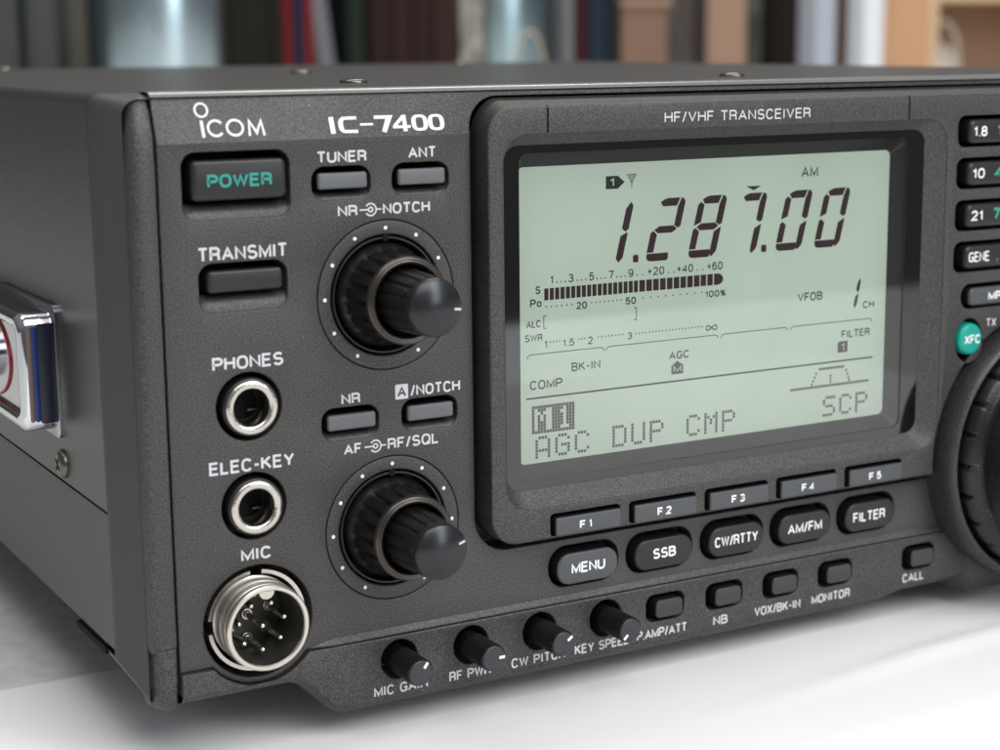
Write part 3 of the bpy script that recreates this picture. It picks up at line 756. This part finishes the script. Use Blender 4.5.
# --- microphone socket ---------------------------------------------------
cx, cz = MIC
prof = [(7.9, 8)]
y = 2.6
while y > -3.6:
    prof += [(7.6, y), (7.75, y-.10), (8.27, y-.42), (8.27, y-.52)]; y -= .80
prof += [(7.95, -3.8), (8.15, -4.0), (8.15, -4.9), (7.9, -5.15), (7.35, -5.15), (7.15, -4.9), (7.1, -4.0), (7.05, 8)]
mb = MB(); lathe(mb, prof, cx, cz, 128)
mic = mb.build('microphone_socket', M['thread'], radio, angle=20); mic['label'] = 'threaded eight pin metal socket under the MIC lettering'
mb = MB()
for k in range(8):
    y = .9-k*.62; lathe(mb, [(8.2, y), (8.29, y-.02), (8.29, y-.2), (8.2, y-.22)], cx, cz, 96)
mb.build('thread_shade_bands', M['groove'], mic)  # dark bands carry the shade of the grooves
mb = MB()
for a0, a1 in ((97, 172), (188, 283), (297, 443)):
    rows = []
    for r, y in ((8.95, 4), (8.95, .75), (9.05, .6), (9.75, .6), (9.9, .8), (9.9, 4)):
        rows.append([(p[0], y, p[1]) for p in arc(cx, cz, r, a0, a1, 30)])
    mb.strip(rows, closed=False)
    for s_ in (0, -1): mb.add([r[s_] for r in rows], [list(range(len(rows)))])
mb.build('notched_nut', M['metal'], mic, angle=40)
mb = MB(); mb.fill([at(circ(cx, cz, 7.1), 6.8)]); mb.build('insulator', M['dielectric'], mic)
mb = MB(); lathe(mb, [(7.02, -4.2), (6.9, -3.9), (6.9, 6.8)], cx, cz, 96); mb.build('insulating_sleeve', M['dielectric'], mic, angle=50)
mb = MB(); mb.strip([at(arc(cx, cz+7.0, 1.5, 180, 360, 12), -4.6), at(arc(cx, cz+7.0, 1.5, 180, 360, 12), 2)], closed=False); mb.fill([at(arc(cx, cz+7.0, 1.5, 180, 360, 12), -4.6)])
mb.build('key_notch', M['metal'], mic, angle=40)
pins = [(cx+4.65*cos(radians(90+a)), cz-.5+4.65*sin(radians(90+a))) for a in (25.7, 77.1, 128.6, 180, 231.4, 282.9, 334.3)]+[(cx+.15, cz-.5)]
for px, pz in pins:
    mb = MB(); lathe(mb, [(.62, 6.9), (.62, -1.2), (.55, -1.6), (.38, -1.85), (.15, -2.0), (.02, -2.02)], px, pz, 20)
    p = mb.build('contact_pin', M['metal_shine'], mic, angle=80)
    mb = MB(); lathe(mb, [(1.15, 6.75), (1.05, 6.4), (.8, 6.4), (.7, 6.75)], px, pz, 20); mb.build('pin_collar', M['metal'], p, angle=60)

# --- tuning dial -----------------------------------------------------------
cx, cz = DIAL
mb = MB(); lathe(mb, [(31.8, 5), (31.7, -5.0), (31.4, -6.8), (30.9, -7.8), (30.4, -8.2), (30.0, -8.2), (29.6, -7.8), (29.3, -6.4), (29.2, 2)], cx, cz, 160)
sk = mb.build('dial_skirt', M['pillar'], radio, angle=40)
mb = MB(); lathe(mb, [(28.6, 2), (28.6, -3.5, .7), (28.4, -9.5, .7), (27.6, -10.4), (26.2, -10.8), (25.6, -11.4), (25.4, -12.5), (25.4, -20, .25), (24.6, -21.3), (22, -21.8)], cx, cz, 360, lambda t: 1. if (t*24) % 1 < .09 else 0.)
mb.fill([at(circ(cx, cz, 22), -21.8)])
dk = mb.build('tuning_dial', M['knob'], radio, angle=50); dk['label'] = 'large black tuning dial with notched edge'
mb = MB(); lathe(mb, [(5.4, -21.85), (5.1, -22.3), (5.5, -21.86)], cx+12, cz+8, 48); mb.build('finger_dimple', M['small_cap'], dk)
# skirt foot under the dial
mb = MB(); rows = []
for k, z in enumerate((7.4, 8.2, 12, 20)):
    ins = (2.2, .8, 0, 0)[k]
    rows.append([(x, y+ins, z) for x, y in ((191.5+ins, 8), (192.5+ins, -.2), (195, -2.2), (232, -2.2), (235-ins, -.2), (236-ins, 8))])
mb.strip(rows, closed=False); mb.add(rows[0], [list(range(6))]); mb.build('dial_foot', M['panel'], radio, angle=50)

# --- case ---------------------------------------------------------------
def topz(y): return 129.32+max(0, y-8)*.0078
mb = MB(); prof = []
ys = [8.4, 40, 90, 160, 230, 305]
def section(y, lift=0):
    zt = topz(y)+lift; L = [(XL, y, 53.9), (XL, y, zt-2.2)]
    for a in range(15, 91, 15): L.append((XL+2.2-2.2*cos(radians(a)), y, zt-2.2+2.2*sin(radians(a))))
    for a in range(90, -1, -15): L.append((XR+3-2.2+2.2*cos(radians(a)), y, zt-2.2+2.2*sin(radians(a))))
    L.append((XR+3, y, 53.9)); return L
rows = [section(y) for y in ys]
mb.strip(rows, closed=False)
# rear closure and the front return of the cover
mb.add(rows[-1], [list(range(len(rows[-1])))])
cov = mb.build('case_cover', M['case'], radio, angle=50)
mb = MB(); rows = []
for y, z in ((1.9, 128.5), (2.35, 129.1), (3.0, 129.35), (4.6, 129.42), (7, 129.42), (8.6, 129.34)):
    rows.append([(x, y+(max(0, -3-x)*.5 if x < -3 else 0), z-(max(0, -4-x)*.12 if x < -4 else 0)) for x in (.1, XR)])
mb.strip(rows, closed=False); mb.build('cover_lip', M['lip'], radio, angle=50)
# lower case side
mb = MB()
def section2(y):
    return [(XL+.25, y, 53.2), (XL+.25, y, 27.5), (XL+1.2, y, 26.2), (XR+1.6, y, 26.2), (XR+2.8, y, 27.5), (XR+2.8, y, 53.2)]
rows = [section2(y) for y in (8.6, 60, 150, 304)]
mb.strip(rows, closed=False); mb.add(rows[-1], [list(range(6))]); mb.add(rows[0], [list(range(6))])
mb.build('lower_case', M['case_low'], radio, angle=50)
mb = MB(); mb.box(XL+.8, XR+2, 9, 303, 52.9, 54.2); mb.build('case_seam', M['black'], radio)
mb = MB(); mb.box(XL+.1, XL+1.0, 15, 34, 25.0, 26.2); mb.build('lower_flange', M['black'], radio)
# panhead screws on the side and the lid
def screw(loc, axis, r=2.9, h=1.3):
    mb = MB(); n = 28; prof = [(r, 0), (r, h*.35), (r*.88, h*.75), (r*.6, h*.97), (r*.3, h), (.01, h)]
    rows = [[(rr*cos(2*pi*i/n), rr*sin(2*pi*i/n), hh) for i in range(n)] for rr, hh in prof]
    mb.strip(rows)
    def T(x, y, z):
        if axis == 'x': return (loc[0]-z, loc[1]+x, loc[2]+y)
        return (loc[0]+x, loc[1]+y, loc[2]+z)
    o = mb.build('screw', M['screw'], radio, fn=T, angle=50)
    mb = MB()
    for a in (35, 125):
        c, s_ = cos(radians(a)), sin(radians(a)); w = r*.13; l = r*.55
        mb.add([(c*l-s_*w, s_*l+c*w, h+.02), (c*l+s_*w, s_*l-c*w, h+.02), (-c*l+s_*w, -s_*l-c*w, h+.02+(a > 90)*.02), (-c*l-s_*w, -s_*l+c*w, h+.02+(a > 90)*.02)], [[0, 1, 2, 3]])
    mb.build('cross_slot', M['black'], o, fn=T, weld=False)
screw((XL, 36.4, 57.4), 'x')
for x, y in ((94, 155), (58, 43), (152, 37), (212, 283), (45, 285)):
    screw((x, y, topz(y)), 'z', 3.0, .9)
TZF = 4.1
for x in (25, 245):
    for y in (75, 270):
        mb = MB(); mb.strip([[(x+9*cos(2*pi*i/32)*k, y+9*sin(2*pi*i/32)*k, z) for i in range(32)] for k, z in ((1, 26.3), (1, 6), (.9, TZF), (0.01, TZF))]); mb.build('rubber_foot', M['rubber'], radio, angle=50)

# --- carrying handle on the side --------------------------------------------
HX0, HX1, HY0, HY1, HA, HB = -16.6, -9.6, 36.0, 230.0, 64.2, 87.4
mb = MB()
def hsec(x, ins): return [(x, p[0], p[1]) for p in rrect(HY0+ins, HY1-ins, HA+ins, HB-ins, 3.0, 8)]
mb.strip([hsec(HX1+1.5, 0), hsec(HX0+1.6, 0), hsec(HX0+.7, .25), hsec(HX0+.2, .8), hsec(HX0, 1.5), hsec(HX0+.1, 2.4), hsec(HX0+.6, 2.9), hsec(HX0+1.6, 3.0)])
hd = mb.build('carrying_handle', M['chrome'], radio, angle=60)
mb = MB(); L = rrect(34.6, 76, 62.6, 89.0, 2.0, 5)
mb.strip([[(x, a, b) for a, b in off(ccw(L), o_)] for x, o_ in ((XL+.2, 0), (XL-.75, 0), (XL-.95, -.3))]); mb.add([(XL-.95, a, b) for a, b in off(ccw(L), -.3)], [list(range(len(L)))])
mb.build('mounting_plate', M['chrome_face'], hd, angle=50); hd['label'] = 'chrome plated carrying handle on the left side'
mb = MB(); L = hsec(HX0+1.5, 2.95); mb.add(L, [list(range(len(L)))]); mb.build('handle_inlay', M['chrome_face'], hd)
def ring_x(y, z, r0, r1, x0, x1, mat, nm, sy=1., n=48):
    mb = MB(); rows = []
    for r, x in ((r0, x0), (r0, x1), ((r0+r1)/2, x1-.1), (r1, x1), (r1, x0)):
        rows.append([(x, y+r*sy*cos(2*pi*i/n), z+r*sin(2*pi*i/n)) for i in range(n)])
    mb.strip(rows); mb.build(nm, M[mat], hd, angle=60)
ring_x(67, 76.3, 8.7, 9.05, HX0+1.6, HX0+1.15, 'red', 'red_ring', 2.0)  # thin red oval ring on the outer face of the handle
ring_x(70, 76.3, .1, 6.0, HX0+1.5, HX0-.2, 'chrome_face', 'oval_boss', 1.9)
for x0, x1, col, nm in ((-13.2, -9.4, 'navy', 'navy_strip'), (-14.3, -13.2, 'blue', 'blue_strip'), (-15.2, -14.3, 'tan', 'tan_strip')):  # thin coloured strips laid on the front face of the handle
    mb = MB(); dz = .4 if nm == 'navy_strip' else .0
    L = rrect(x0, x1, 66.3-dz, 85.0+dz, .5, 3); plate(mb, L, [], HY0-.25, 1.0, .12, segs=2); mb.build(nm, M[col], hd, angle=40)

# =============================================================== SETTING
def top_thing(name, mb, mat, label=None, cat=None, group=None, kind=None, **k):
    o = mb.build(name, mat, None, **k)
    if label: o['label'] = label
    if cat: o['category'] = cat
    if group: o['group'] = group
    if kind: o['kind'] = kind
    return o
TZ = 3.5
mb = MB(); mb.box(-900, 2600, -440, 2300, -28, TZ)
top_thing('lab_bench', mb, M['table'], 'pale grey laminate bench top under the paper and radio', 'table')
# sheet of white paper, slightly wavy, with a thickness
mb = MB(); nx, ny = 220, 150; X0, X1, Y0_, Y1_ = -180, 392, -305, 62.4
def pz(x, y):
    h = .8+.35*sin(x*.013+.6)*sin(y*.017+1)+.16*sin(x*.05+y*.03)+.5*math.exp(-((y+22-.10*(x-150))/3.2)**2)*math.exp(-((x-175)/48)**2)*1.9
    h += .35*math.exp(-((y+52+.05*(x-190))/4.)**2)*math.exp(-((x-205)/40)**2)*1.9
    h += .30*noise.noise(Vector((x/45, y/30, 0)))+.10*noise.noise(Vector((x/13, y/11, 3)))
    return max(.75, h)
g = [[(X0+(X1-X0)*i/nx, Y0_+(Y1_-Y0_)*j/ny) for i in range(nx+1)] for j in range(ny+1)]
vs = [(x, y, TZ+pz(x, y)-.55) for r in g for x, y in r]
mb.add(vs, [[j*(nx+1)+i, j*(nx+1)+i+1, (j+1)*(nx+1)+i+1, (j+1)*(nx+1)+i] for j in range(ny) for i in range(nx)], False)
edge = [(i, 0) for i in range(nx)]+[(nx, j) for j in range(ny)]+[(nx-i, ny) for i in range(nx)]+[(0, ny-j) for j in range(ny)]
rim = [vs[j*(nx+1)+i] for i, j in edge]
mb.strip([rim, [(x, y, z-.12) for x, y, z in rim]])
top_thing('paper_sheet', mb, M['paper'], 'large sheet of white paper spread under the front of the radio', 'paper', angle=60)

# --- things on the far end of the bench ----------------------------------
def cyl(x, y, r, z0, z1, name, mat, label, cat, n=64, group=None):
    mb = MB(); rows = []
    for k, z in ((.01, z0), (.96, z0), (1, z0+4), (1, z1-6), (.97, z1-1), (.9, z1), (.01, z1)):
        rows.append([(x+r*k*cos(2*pi*i/n), y+r*k*sin(2*pi*i/n), z) for i in range(n)])
    mb.strip(rows); return top_thing(name, mb, mat, label, cat, group, angle=50)
steel = plain('brushed_steel', (.46, .56, .60), .26, 1.)
steel2 = plain('dull_steel', (.34, .44, .47), .28, 1.)
cyl(506, 1500, 72, TZ+.3, 330, 'steel_canister', steel, 'tall blue grey metal canister behind the left corner of the radio', 'canister', group='steel canisters')
cyl(950, 1560, 64, TZ+.3, 330, 'steel_canister', steel2, 'tall blue grey metal canister just right of the row of binders', 'canister', group='steel canisters')
def C3(r, g, b): return plain('binder_cloth', (r, g, b), .8, spec=.15, bump=.3, bscale=200, vary=.08)
def binder(x0, x1, y0, h, col, label, tilt=0., cat='binder', depth=240, metal=None, ring=True, name='ring_binder'):
    w = x1-x0; root = bpy.data.objects.new(name, None); COL.objects.link(root)
    root.location = ((x0+x1)/2*U, y0*U, TZ*U+.0002); root.rotation_euler = (0, radians(tilt), 0)
    root['label'] = label; root['category'] = cat; root['group'] = 'ring binders along the far bench'
    m = C3(*[c*.6 for c in col])
    mb = MB()
    # rounded spine facing the viewer, with the two boards behind it
    sp = [(-w/2, 18), (-w/2, 4)]+[(-w/2+2+(w-4)*t/6, 0-1.5*sin(pi*t/6)) for t in range(7)]+[(w/2, 4), (w/2, 18), (w/2, depth), (-w/2, depth)]
    mb.strip([[(x, y, z) for x, y in sp] for z in (0, 2, h-2, h)])
    mb.add([(x, y, h) for x, y in sp], [list(range(len(sp)))])
    mb.build('cover', m, root, angle=40)
    if ring:
        mb = MB(); mb.box(-w/2+w*.22, w/2-w*.22, -2.1, 0, h*.12, h*.3); mb.build('spine_label', plain('spine_label_card', (.35, .33, .30), .7), root)
    return root
B = [(228, 272, (0.0186, 0.0161, 0.0112), 'dark brown upright binder right beside the left canister'),
     (272, 284, (0.0217, 0.0236, 0.0186), 'slim olive binder left of the red one'),
     (284, 295, (.22, .022, .022), 'dark red binder left of the navy one'),
     (295, 305, (.020, .035, .085), 'slim navy binder between two red binders'),
     (305, 316, (.25, .025, .028), 'red binder right of the navy one')]
def px2x(px, D=1500): return PX[px] if px in PX else None
import bisect
PXT = [(0, 342), (85, 428.7), (110, 455), (156, 504.4), (178, 528.5), (227, 583.2), (270, 632.6), (290, 656), (305, 673.8), (320, 691.7), (345, 721.8), (370, 752.5), (460, 866.9), (485, 899.9), (510, 933.3), (545, 981.1), (565, 1008.9), (575, 1023), (590, 1044.2), (620, 1087.3), (668, 1158.1), (720, 1237.4), (765, 1308.4), (780, 1332.5), (792, 1352), (812, 1384.9), (835, 1423.3), (853, 1453.9), (925, 1580), (935, 1598), (1000, 1718.7), (1100, 1920)]
def px(v):
    k = [a for a, b in PXT]; i = max(1, min(len(k)-1, bisect.bisect(k, v)))
    a, b = PXT[i-1], PXT[i]; return a[1]+(b[1]-a[1])*(v-a[0])/(b[0]-a[0])
for a, b, c, l in B: binder(px(a), px(b)-1, 1500, 290, c, l)
binder(px(330), px(348), 1500, 290, (.22, .22, .24), 'pale grey binder leaning over among dark ones', tilt=-7)
binder(px(352), px(371), 1510, 285, (.020, .032, .024), 'dark green binder between grey and maroon ones')
binder(px(371), px(392), 1500, 300, (0.031, 0.0161, 0.0149), 'dark brown binder right of the green one')
binder(px(392), px(412), 1500, 295, (0.0446, 0.0186, 0.0186), 'maroon binder, first of three')
binder(px(412), px(434), 1500, 300, (0.036, 0.0161, 0.0161), 'darker maroon binder in the middle of three')
binder(px(434), px(458), 1500, 295, (0.0527, 0.0248, 0.0223), 'lighter maroon binder beside the patterned box')
binder(px(565), px(575), 1500, 290, (.25, .25, .25), 'slim grey binder right of the second canister')
binder(px(575), px(590), 1500, 290, (0.0589, 0.0174, 0.0211), 'wine red binder beside the navy one by the wooden box')
binder(px(591), px(606), 1500, 290, (.028, .045, .070), 'slate blue binder, left one of a pair')
binder(px(606), px(618), 1500, 290, (.018, .028, .042), 'dark navy binder, right one of a pair')
# left: dark cabinet units
def box_thing(name, x0, x1, y0, y1, z0, z1, mat, label, cat, extra=None):
    root = bpy.data.objects.new(name, None); COL.objects.link(root); root.location = ((x0+x1)/2*U, y0*U, TZ*U)
    root['label'] = label; root['category'] = cat
    w = (x1-x0)/2; mb = MB(); mb.box(-w, w, 0, y1-y0, z0, z1); mb.build('body', mat, root)
    if extra: extra(root, w, y1-y0)
    return root
dk1 = plain('dark_olive_enamel', (.022, .022, .018), .5, vary=.25, bscale=12)
dk2 = plain('dark_teal_enamel', (.010, .015, .017), .4)
def doors(root, w, d):
    for s in (-1, 1):
        mb = MB(); mb.box(s*w/2-w/2+4, s*w/2+w/2-4, -6, -1, 10, 330); mb.build('door', dk1, root)
        mb = MB(); mb.box(s*9-3, s*9+3, -16, -6, 140, 200); mb.build('door_handle', M['metal'], root)
box_thing('metal_cabinet', 80, px(36), 1560, 1900, 0, 345, dk1, 'dark olive metal cabinet at the far left behind the radio', 'cabinet', doors)
box_thing('equipment_case', px(37), px(66), 1540, 1850, .5, 330, dk2, 'black teal equipment case between cabinet and canister', 'case',
          lambda r, w, d: [MB.build(m_, 'front_frame', dk1, r) for m_ in [(lambda q: (q.box(-w+6, w-6, -3, -.5, 20, 310), q)[1])(MB())]])
box_thing('instrument_box', px(67), px(108), 1640, 1880, .5, 300, plain('grey_olive_enamel', (.075, .08, .068), .5, vary=.3, bscale=14), 'grey olive instrument box half hidden by the left canister', 'box',
          lambda r, w, d: [MB.build(m_, 'front_frame', dk2, r) for m_ in [(lambda q: (q.box(-w+20, w-20, -3, -.5, 30, 110), q)[1])(MB())]])
pat = plain('mottled_card', (.21, .19, .165), .7, vary=.6, bscale=60)
box_thing('card_box', px(461), px(484), 1500, 1700, .5, 290, pat, 'mottled beige card box standing by the second canister', 'box',
          lambda r, w, d: [MB.build(m_, 'lid', plain('card_lid', (.2, .18, .15), .7), r) for m_ in [(lambda q: (q.box(-w-1, w+1, -1.5, d+1, 290.2, 300), q)[1])(MB())]])
# looped cords
cord_m = plain('beige_cord', (.40, .33, .24), .5)
mb = MB(); pts = []
cx_ = px(527)
for i in range(41):
    t = pi*i/40; pts.append((cx_-cos(t)*33, 1385, 96+64*sin(t)+0))
pts = [(cx_-33, 1385, 5.4)]+pts+[(cx_+36, 1385, 5.4)]
pts = [((p[0]-cx_)*.62+842, 1300, p[2]*.98) for p in pts]
tube(mb, pts, 1.7)
top_thing('looped_cord', mb, cord_m, 'beige cord standing in a loop before the second canister', 'cord', angle=60)
# wooden boxes and shelves
def wood(name, c, sc=9):
    m, nt, b = nodes(name); tc = nt.nodes.new('ShaderNodeTexCoord'); mp = nt.nodes.new('ShaderNodeMapping'); mp.inputs['Scale'].default_value = (30, 8, 1.6)
    n = nt.nodes.new('ShaderNodeTexNoise'); n.inputs['Scale'].default_value = sc; n.inputs['Detail'].default_value = 4
    r = nt.nodes.new('ShaderNodeValToRGB'); r.color_ramp.elements[0].color = (*[v*.82 for v in c], 1); r.color_ramp.elements[1].color = (*[v*1.15 for v in c], 1)
    nt.links.new(tc.outputs['Object'], mp.inputs[0]); nt.links.new(mp.outputs[0], n.inputs['Vector']); nt.links.new(n.outputs['Fac'], r.inputs['Fac']); nt.links.new(r.outputs['Color'], b.inputs['Base Color'])
    b.inputs['Roughness'].default_value = .5; return m
w_dark = wood('brown_wood', (.20, .115, .075)); w_mid = wood('tan_wood', (.34, .215, .145)); w_light = wood('light_wood', (.64, .36, .20)); w_edge = wood('edge_wood', (.68, .47, .29)); w_red = wood('red_brown_wood', (.26, .12, .075))
def lid(mat, z, h=8, o=4):
    def f(r, w, d):
        mb = MB(); mb.box(-w-o, w+o, -o, d+o, z+.2, z+h); mb.build('lid', mat, r)
    return f
box_thing('wooden_box', px(622), px(667), 1500, 1720, .5, 186, w_dark, 'brown wooden box with lighter lid, left of the dark posts', 'box', lid(w_mid, 186))
box_thing('loudspeaker_cabinet', px(669), px(718), 1530, 1800, .5, 340, plain('dark_grille_cloth', (.055, .043, .038), .8, vary=.3, bscale=30), 'dark brown loudspeaker cabinet between two wooden boxes', 'loudspeaker',
          lambda r, w, d: [MB.build(m_, 'side_trim', plain('dark_trim', (.022, .014, .012), .5), r) for m_ in [(lambda q: (q.box(w-14, w, -6, -.5, 0, 340), q)[1])(MB())]])
box_thing('wooden_box', px(722), px(765), 1540, 1760, .5, 330, w_mid, 'tan wooden box standing right of the dark loudspeaker cabinet', 'box', lid(w_dark, 330))
box_thing('tall_case', px(766), px(790), 1560, 1800, .5, 330, plain('mottled_green', (.055, .058, .045), .6, vary=.7, bscale=45), 'dark mottled green case left of the grey post', 'case',
          lambda r, w, d: [MB.build(m_, 'strap', dk2, r) for m_ in [(lambda q: (q.box(-w-1, w+1, -2, -.4, 60, 80), q)[1])(MB())]])
def post(x0, x1, y0, mat, name, label, cat, grp=None):
    root = bpy.data.objects.new(name, None); COL.objects.link(root); root.location = ((x0+x1)/2*U, y0*U, TZ*U)
    root['label'] = label; root['category'] = cat
    w = (x1-x0)/2; mb = MB()
    mb.strip([[(p[0], p[1]+20, z) for p in rrect(-w, w, -20, 20, 3, 4)] for z in (0.5, 420)]); mb.add([(p[0], p[1]+20, 420) for p in rrect(-w, w, -20, 20, 3, 4)], [list(range(20))])
    mb.build('upright', mat, root, angle=40)
    mb = MB(); mb.box(-w-8, w+8, -8, 48, 0.2, 6); mb.build('base', mat, root)
pw = plain('white_enamel', (.80, .83, .88), .4); pg = plain('grey_enamel', (.42, .45, .52), .4)
post(px(792), px(811), 1450, pg, 'shelf_post', 'blue grey upright post, left of the pair', 'post')
box_thing('dark_case', px(812), px(836), 1500, 1800, .5, 340, plain('dark_brown_case', (.045, .035, .032), .5), 'dark brown case between the two upright posts', 'case',
          lambda r, w, d: [MB.build(m_, 'front_frame', dk2, r) for m_ in [(lambda q: (q.box(-w+10, w-10, -3, -.5, 20, 120), q)[1])(MB())]])
post(px(835), px(853), 1440, pw, 'shelf_post', 'white upright post beside the orange wood cupboard', 'post')
# cupboard
def cup(r, w, d): pass
root = bpy.data.objects.new('wooden_cupboard', None); COL.objects.link(root); root.location = (px(854)*U, 1500*U, TZ*U)
root['label'] = 'light orange wood cupboard with an open compartment, far right'; root['category'] = 'cupboard'
x1 = px(925)-px(854); x2 = px(935)-px(854); x3 = x2+260
mb = MB(); mb.box(0, x1, 0, 300, .5, 420); mb.build('door', w_light, root)
mb = MB(); mb.box(x1+.3, x2, -6, 300, .5, 420); mb.box(x2+.1, x3, -6, 299, 193, 206); mb.box(x3+.2, x3+16, -6, 300, .5, 420); mb.box(x2+.1, x3, -5, 299, .5, 12); mb.box(x2+.1, x3, -5, 299, 407, 420); mb.build('frame', w_edge, root)
mb = MB(); mb.box(x2+.1, x3, 285, 298, 12.2, 406.8); mb.build('back_panel', w_red, root)
mb = MB(); mb.box(x2+75, x3-.4, 120, 132, 12.4, 192.6); mb.build('inner_door', w_mid, root)
# cloth bag and cord in the compartment
mb = MB(); n = 40; rows = []
for k in range(16):
    v = k/15; th = v*pi; rr = sin(th)**.7
    rows.append([(58*rr*cos(2*pi*i/n)*(1+.08*sin(i*.9+k)), 40*rr*sin(2*pi*i/n), 62-62*cos(th)+(9*sin(i*1.1)+6*sin(i*.5+1))*rr*(v > .35)) for i in range(n)])
mb.strip(rows)
bag = top_thing('cloth_bag', mb, plain('white_cloth', (.78, .70, .62), .8, bump=.4, bscale=60), 'crumpled off-white cloth bag lying in the cupboard compartment', 'bag', angle=80)
bag.location = ((px(956))*U, 1560*U, .0165)
mb = MB(); pts = []
for i in range(31):
    t = pi*1.05*i/30; pts.append((px(944)+4-cos(t)*30, 1512-6, 108+62*sin(t)))
pts = [(pts[0][0], 1506, 18.2)]+pts+[(pts[-1][0]+8, 1506, 60), (pts[-1][0]+14, 1506, 18.2)]
tube(mb, pts, 3.0)
top_thing('looped_cord', mb, plain('pale_cord', (.50, .44, .36), .5), 'pale cord looping up before the cloth bag in the cupboard', 'cord', angle=60)
# wall behind everything
mb = MB(); mb.box(-900, 2600, 2300, 2340, -28, 1200)
w_ = top_thing('back_wall', mb, plain('dim_wall', (.07, .065, .055), .8, vary=.2, bscale=6), 'dim brown wall at the far end of the bench', 'wall')

# =============================================================== LIGHT
w = bpy.data.worlds.new('World'); S.world = w; w.use_nodes = True
nt = w.node_tree; bg = nt.nodes['Background']
tc = nt.nodes.new('ShaderNodeTexCoord'); sx = nt.nodes.new('ShaderNodeSeparateXYZ'); rp = nt.nodes.new('ShaderNodeValToRGB')
rp.color_ramp.elements[0].position = .35; rp.color_ramp.elements[0].color = (.16, .15, .15, 1)
rp.color_ramp.elements[1].position = .75; rp.color_ramp.elements[1].color = (.75, .78, .82, 1)
mr = nt.nodes.new('ShaderNodeMapRange'); mr.inputs['From Min'].default_value = -1
nt.links.new(tc.outputs['Generated'], sx.inputs[0]); nt.links.new(sx.outputs['Z'], mr.inputs['Value']); nt.links.new(mr.outputs[0], rp.inputs[0]); nt.links.new(rp.outputs[0], bg.inputs['Color'])
bg.inputs['Strength'].default_value = .33
def area(name, loc, target, sx_, sy_, power, col=(1, 1, 1)):
    l = bpy.data.lights.new(name, 'AREA'); l.shape = 'RECTANGLE'; l.size = sx_; l.size_y = sy_; l.energy = power; l.color = col
    o = bpy.data.objects.new(name, l); COL.objects.link(o); o.location = loc
    d = Vector(target)-Vector(loc); o.rotation_euler = d.to_track_quat('-Z', 'Y').to_euler(); return o
area('overhead_light', (.20, -1.2, 1.35), (.10, -.05, 0), 1.6, 1.2, 30, (1, .985, .97))
area('overhead_light', (.9, .9, 2.0), (.9, 1.2, 0), 1.2, .6, 28, (1, .97, .93))
area('overhead_light', (-.45, .35, 2.0), (-.25, .05, 0), 1.2, .8, 12, (1, .985, .97))  # added fill from above left to brighten the bench beside the radio
area('window_light', (1.25, -2.3, 1.0), (.4, .8, .1), .8, 1.8, 28, (.86, .95, 1))

# =============================================================== CAMERA
cam = bpy.data.cameras.new('Camera'); co = bpy.data.objects.new('Camera', cam); COL.objects.link(co); S.camera = co
cam.sensor_width = 36; cam.lens = 1734.985*36/1000
right = Vector((0.869798, -0.493305, -0.010037)); fwd = Vector((0.483390, 0.856042, -0.183102)); upv = Vector((0.098917, 0.154410, 0.983043))
m = Matrix((right, upv, -fwd)).transposed().to_4x4(); m.translation = Vector((-97.2517, -293.159, 135.666))*U
co.matrix_world = m
cam.clip_start = .01; cam.clip_end = 50
cam.dof.use_dof = True; cam.dof.focus_distance = .345; cam.dof.aperture_fstop = 19
S.view_settings.view_transform = 'Standard'; S.view_settings.look = 'None'; S.view_settings.gamma = 1; S.view_settings.exposure = 0
S.render.engine = 'CYCLES'; S.cycles.use_denoising = True; S.cycles.max_bounces = 8
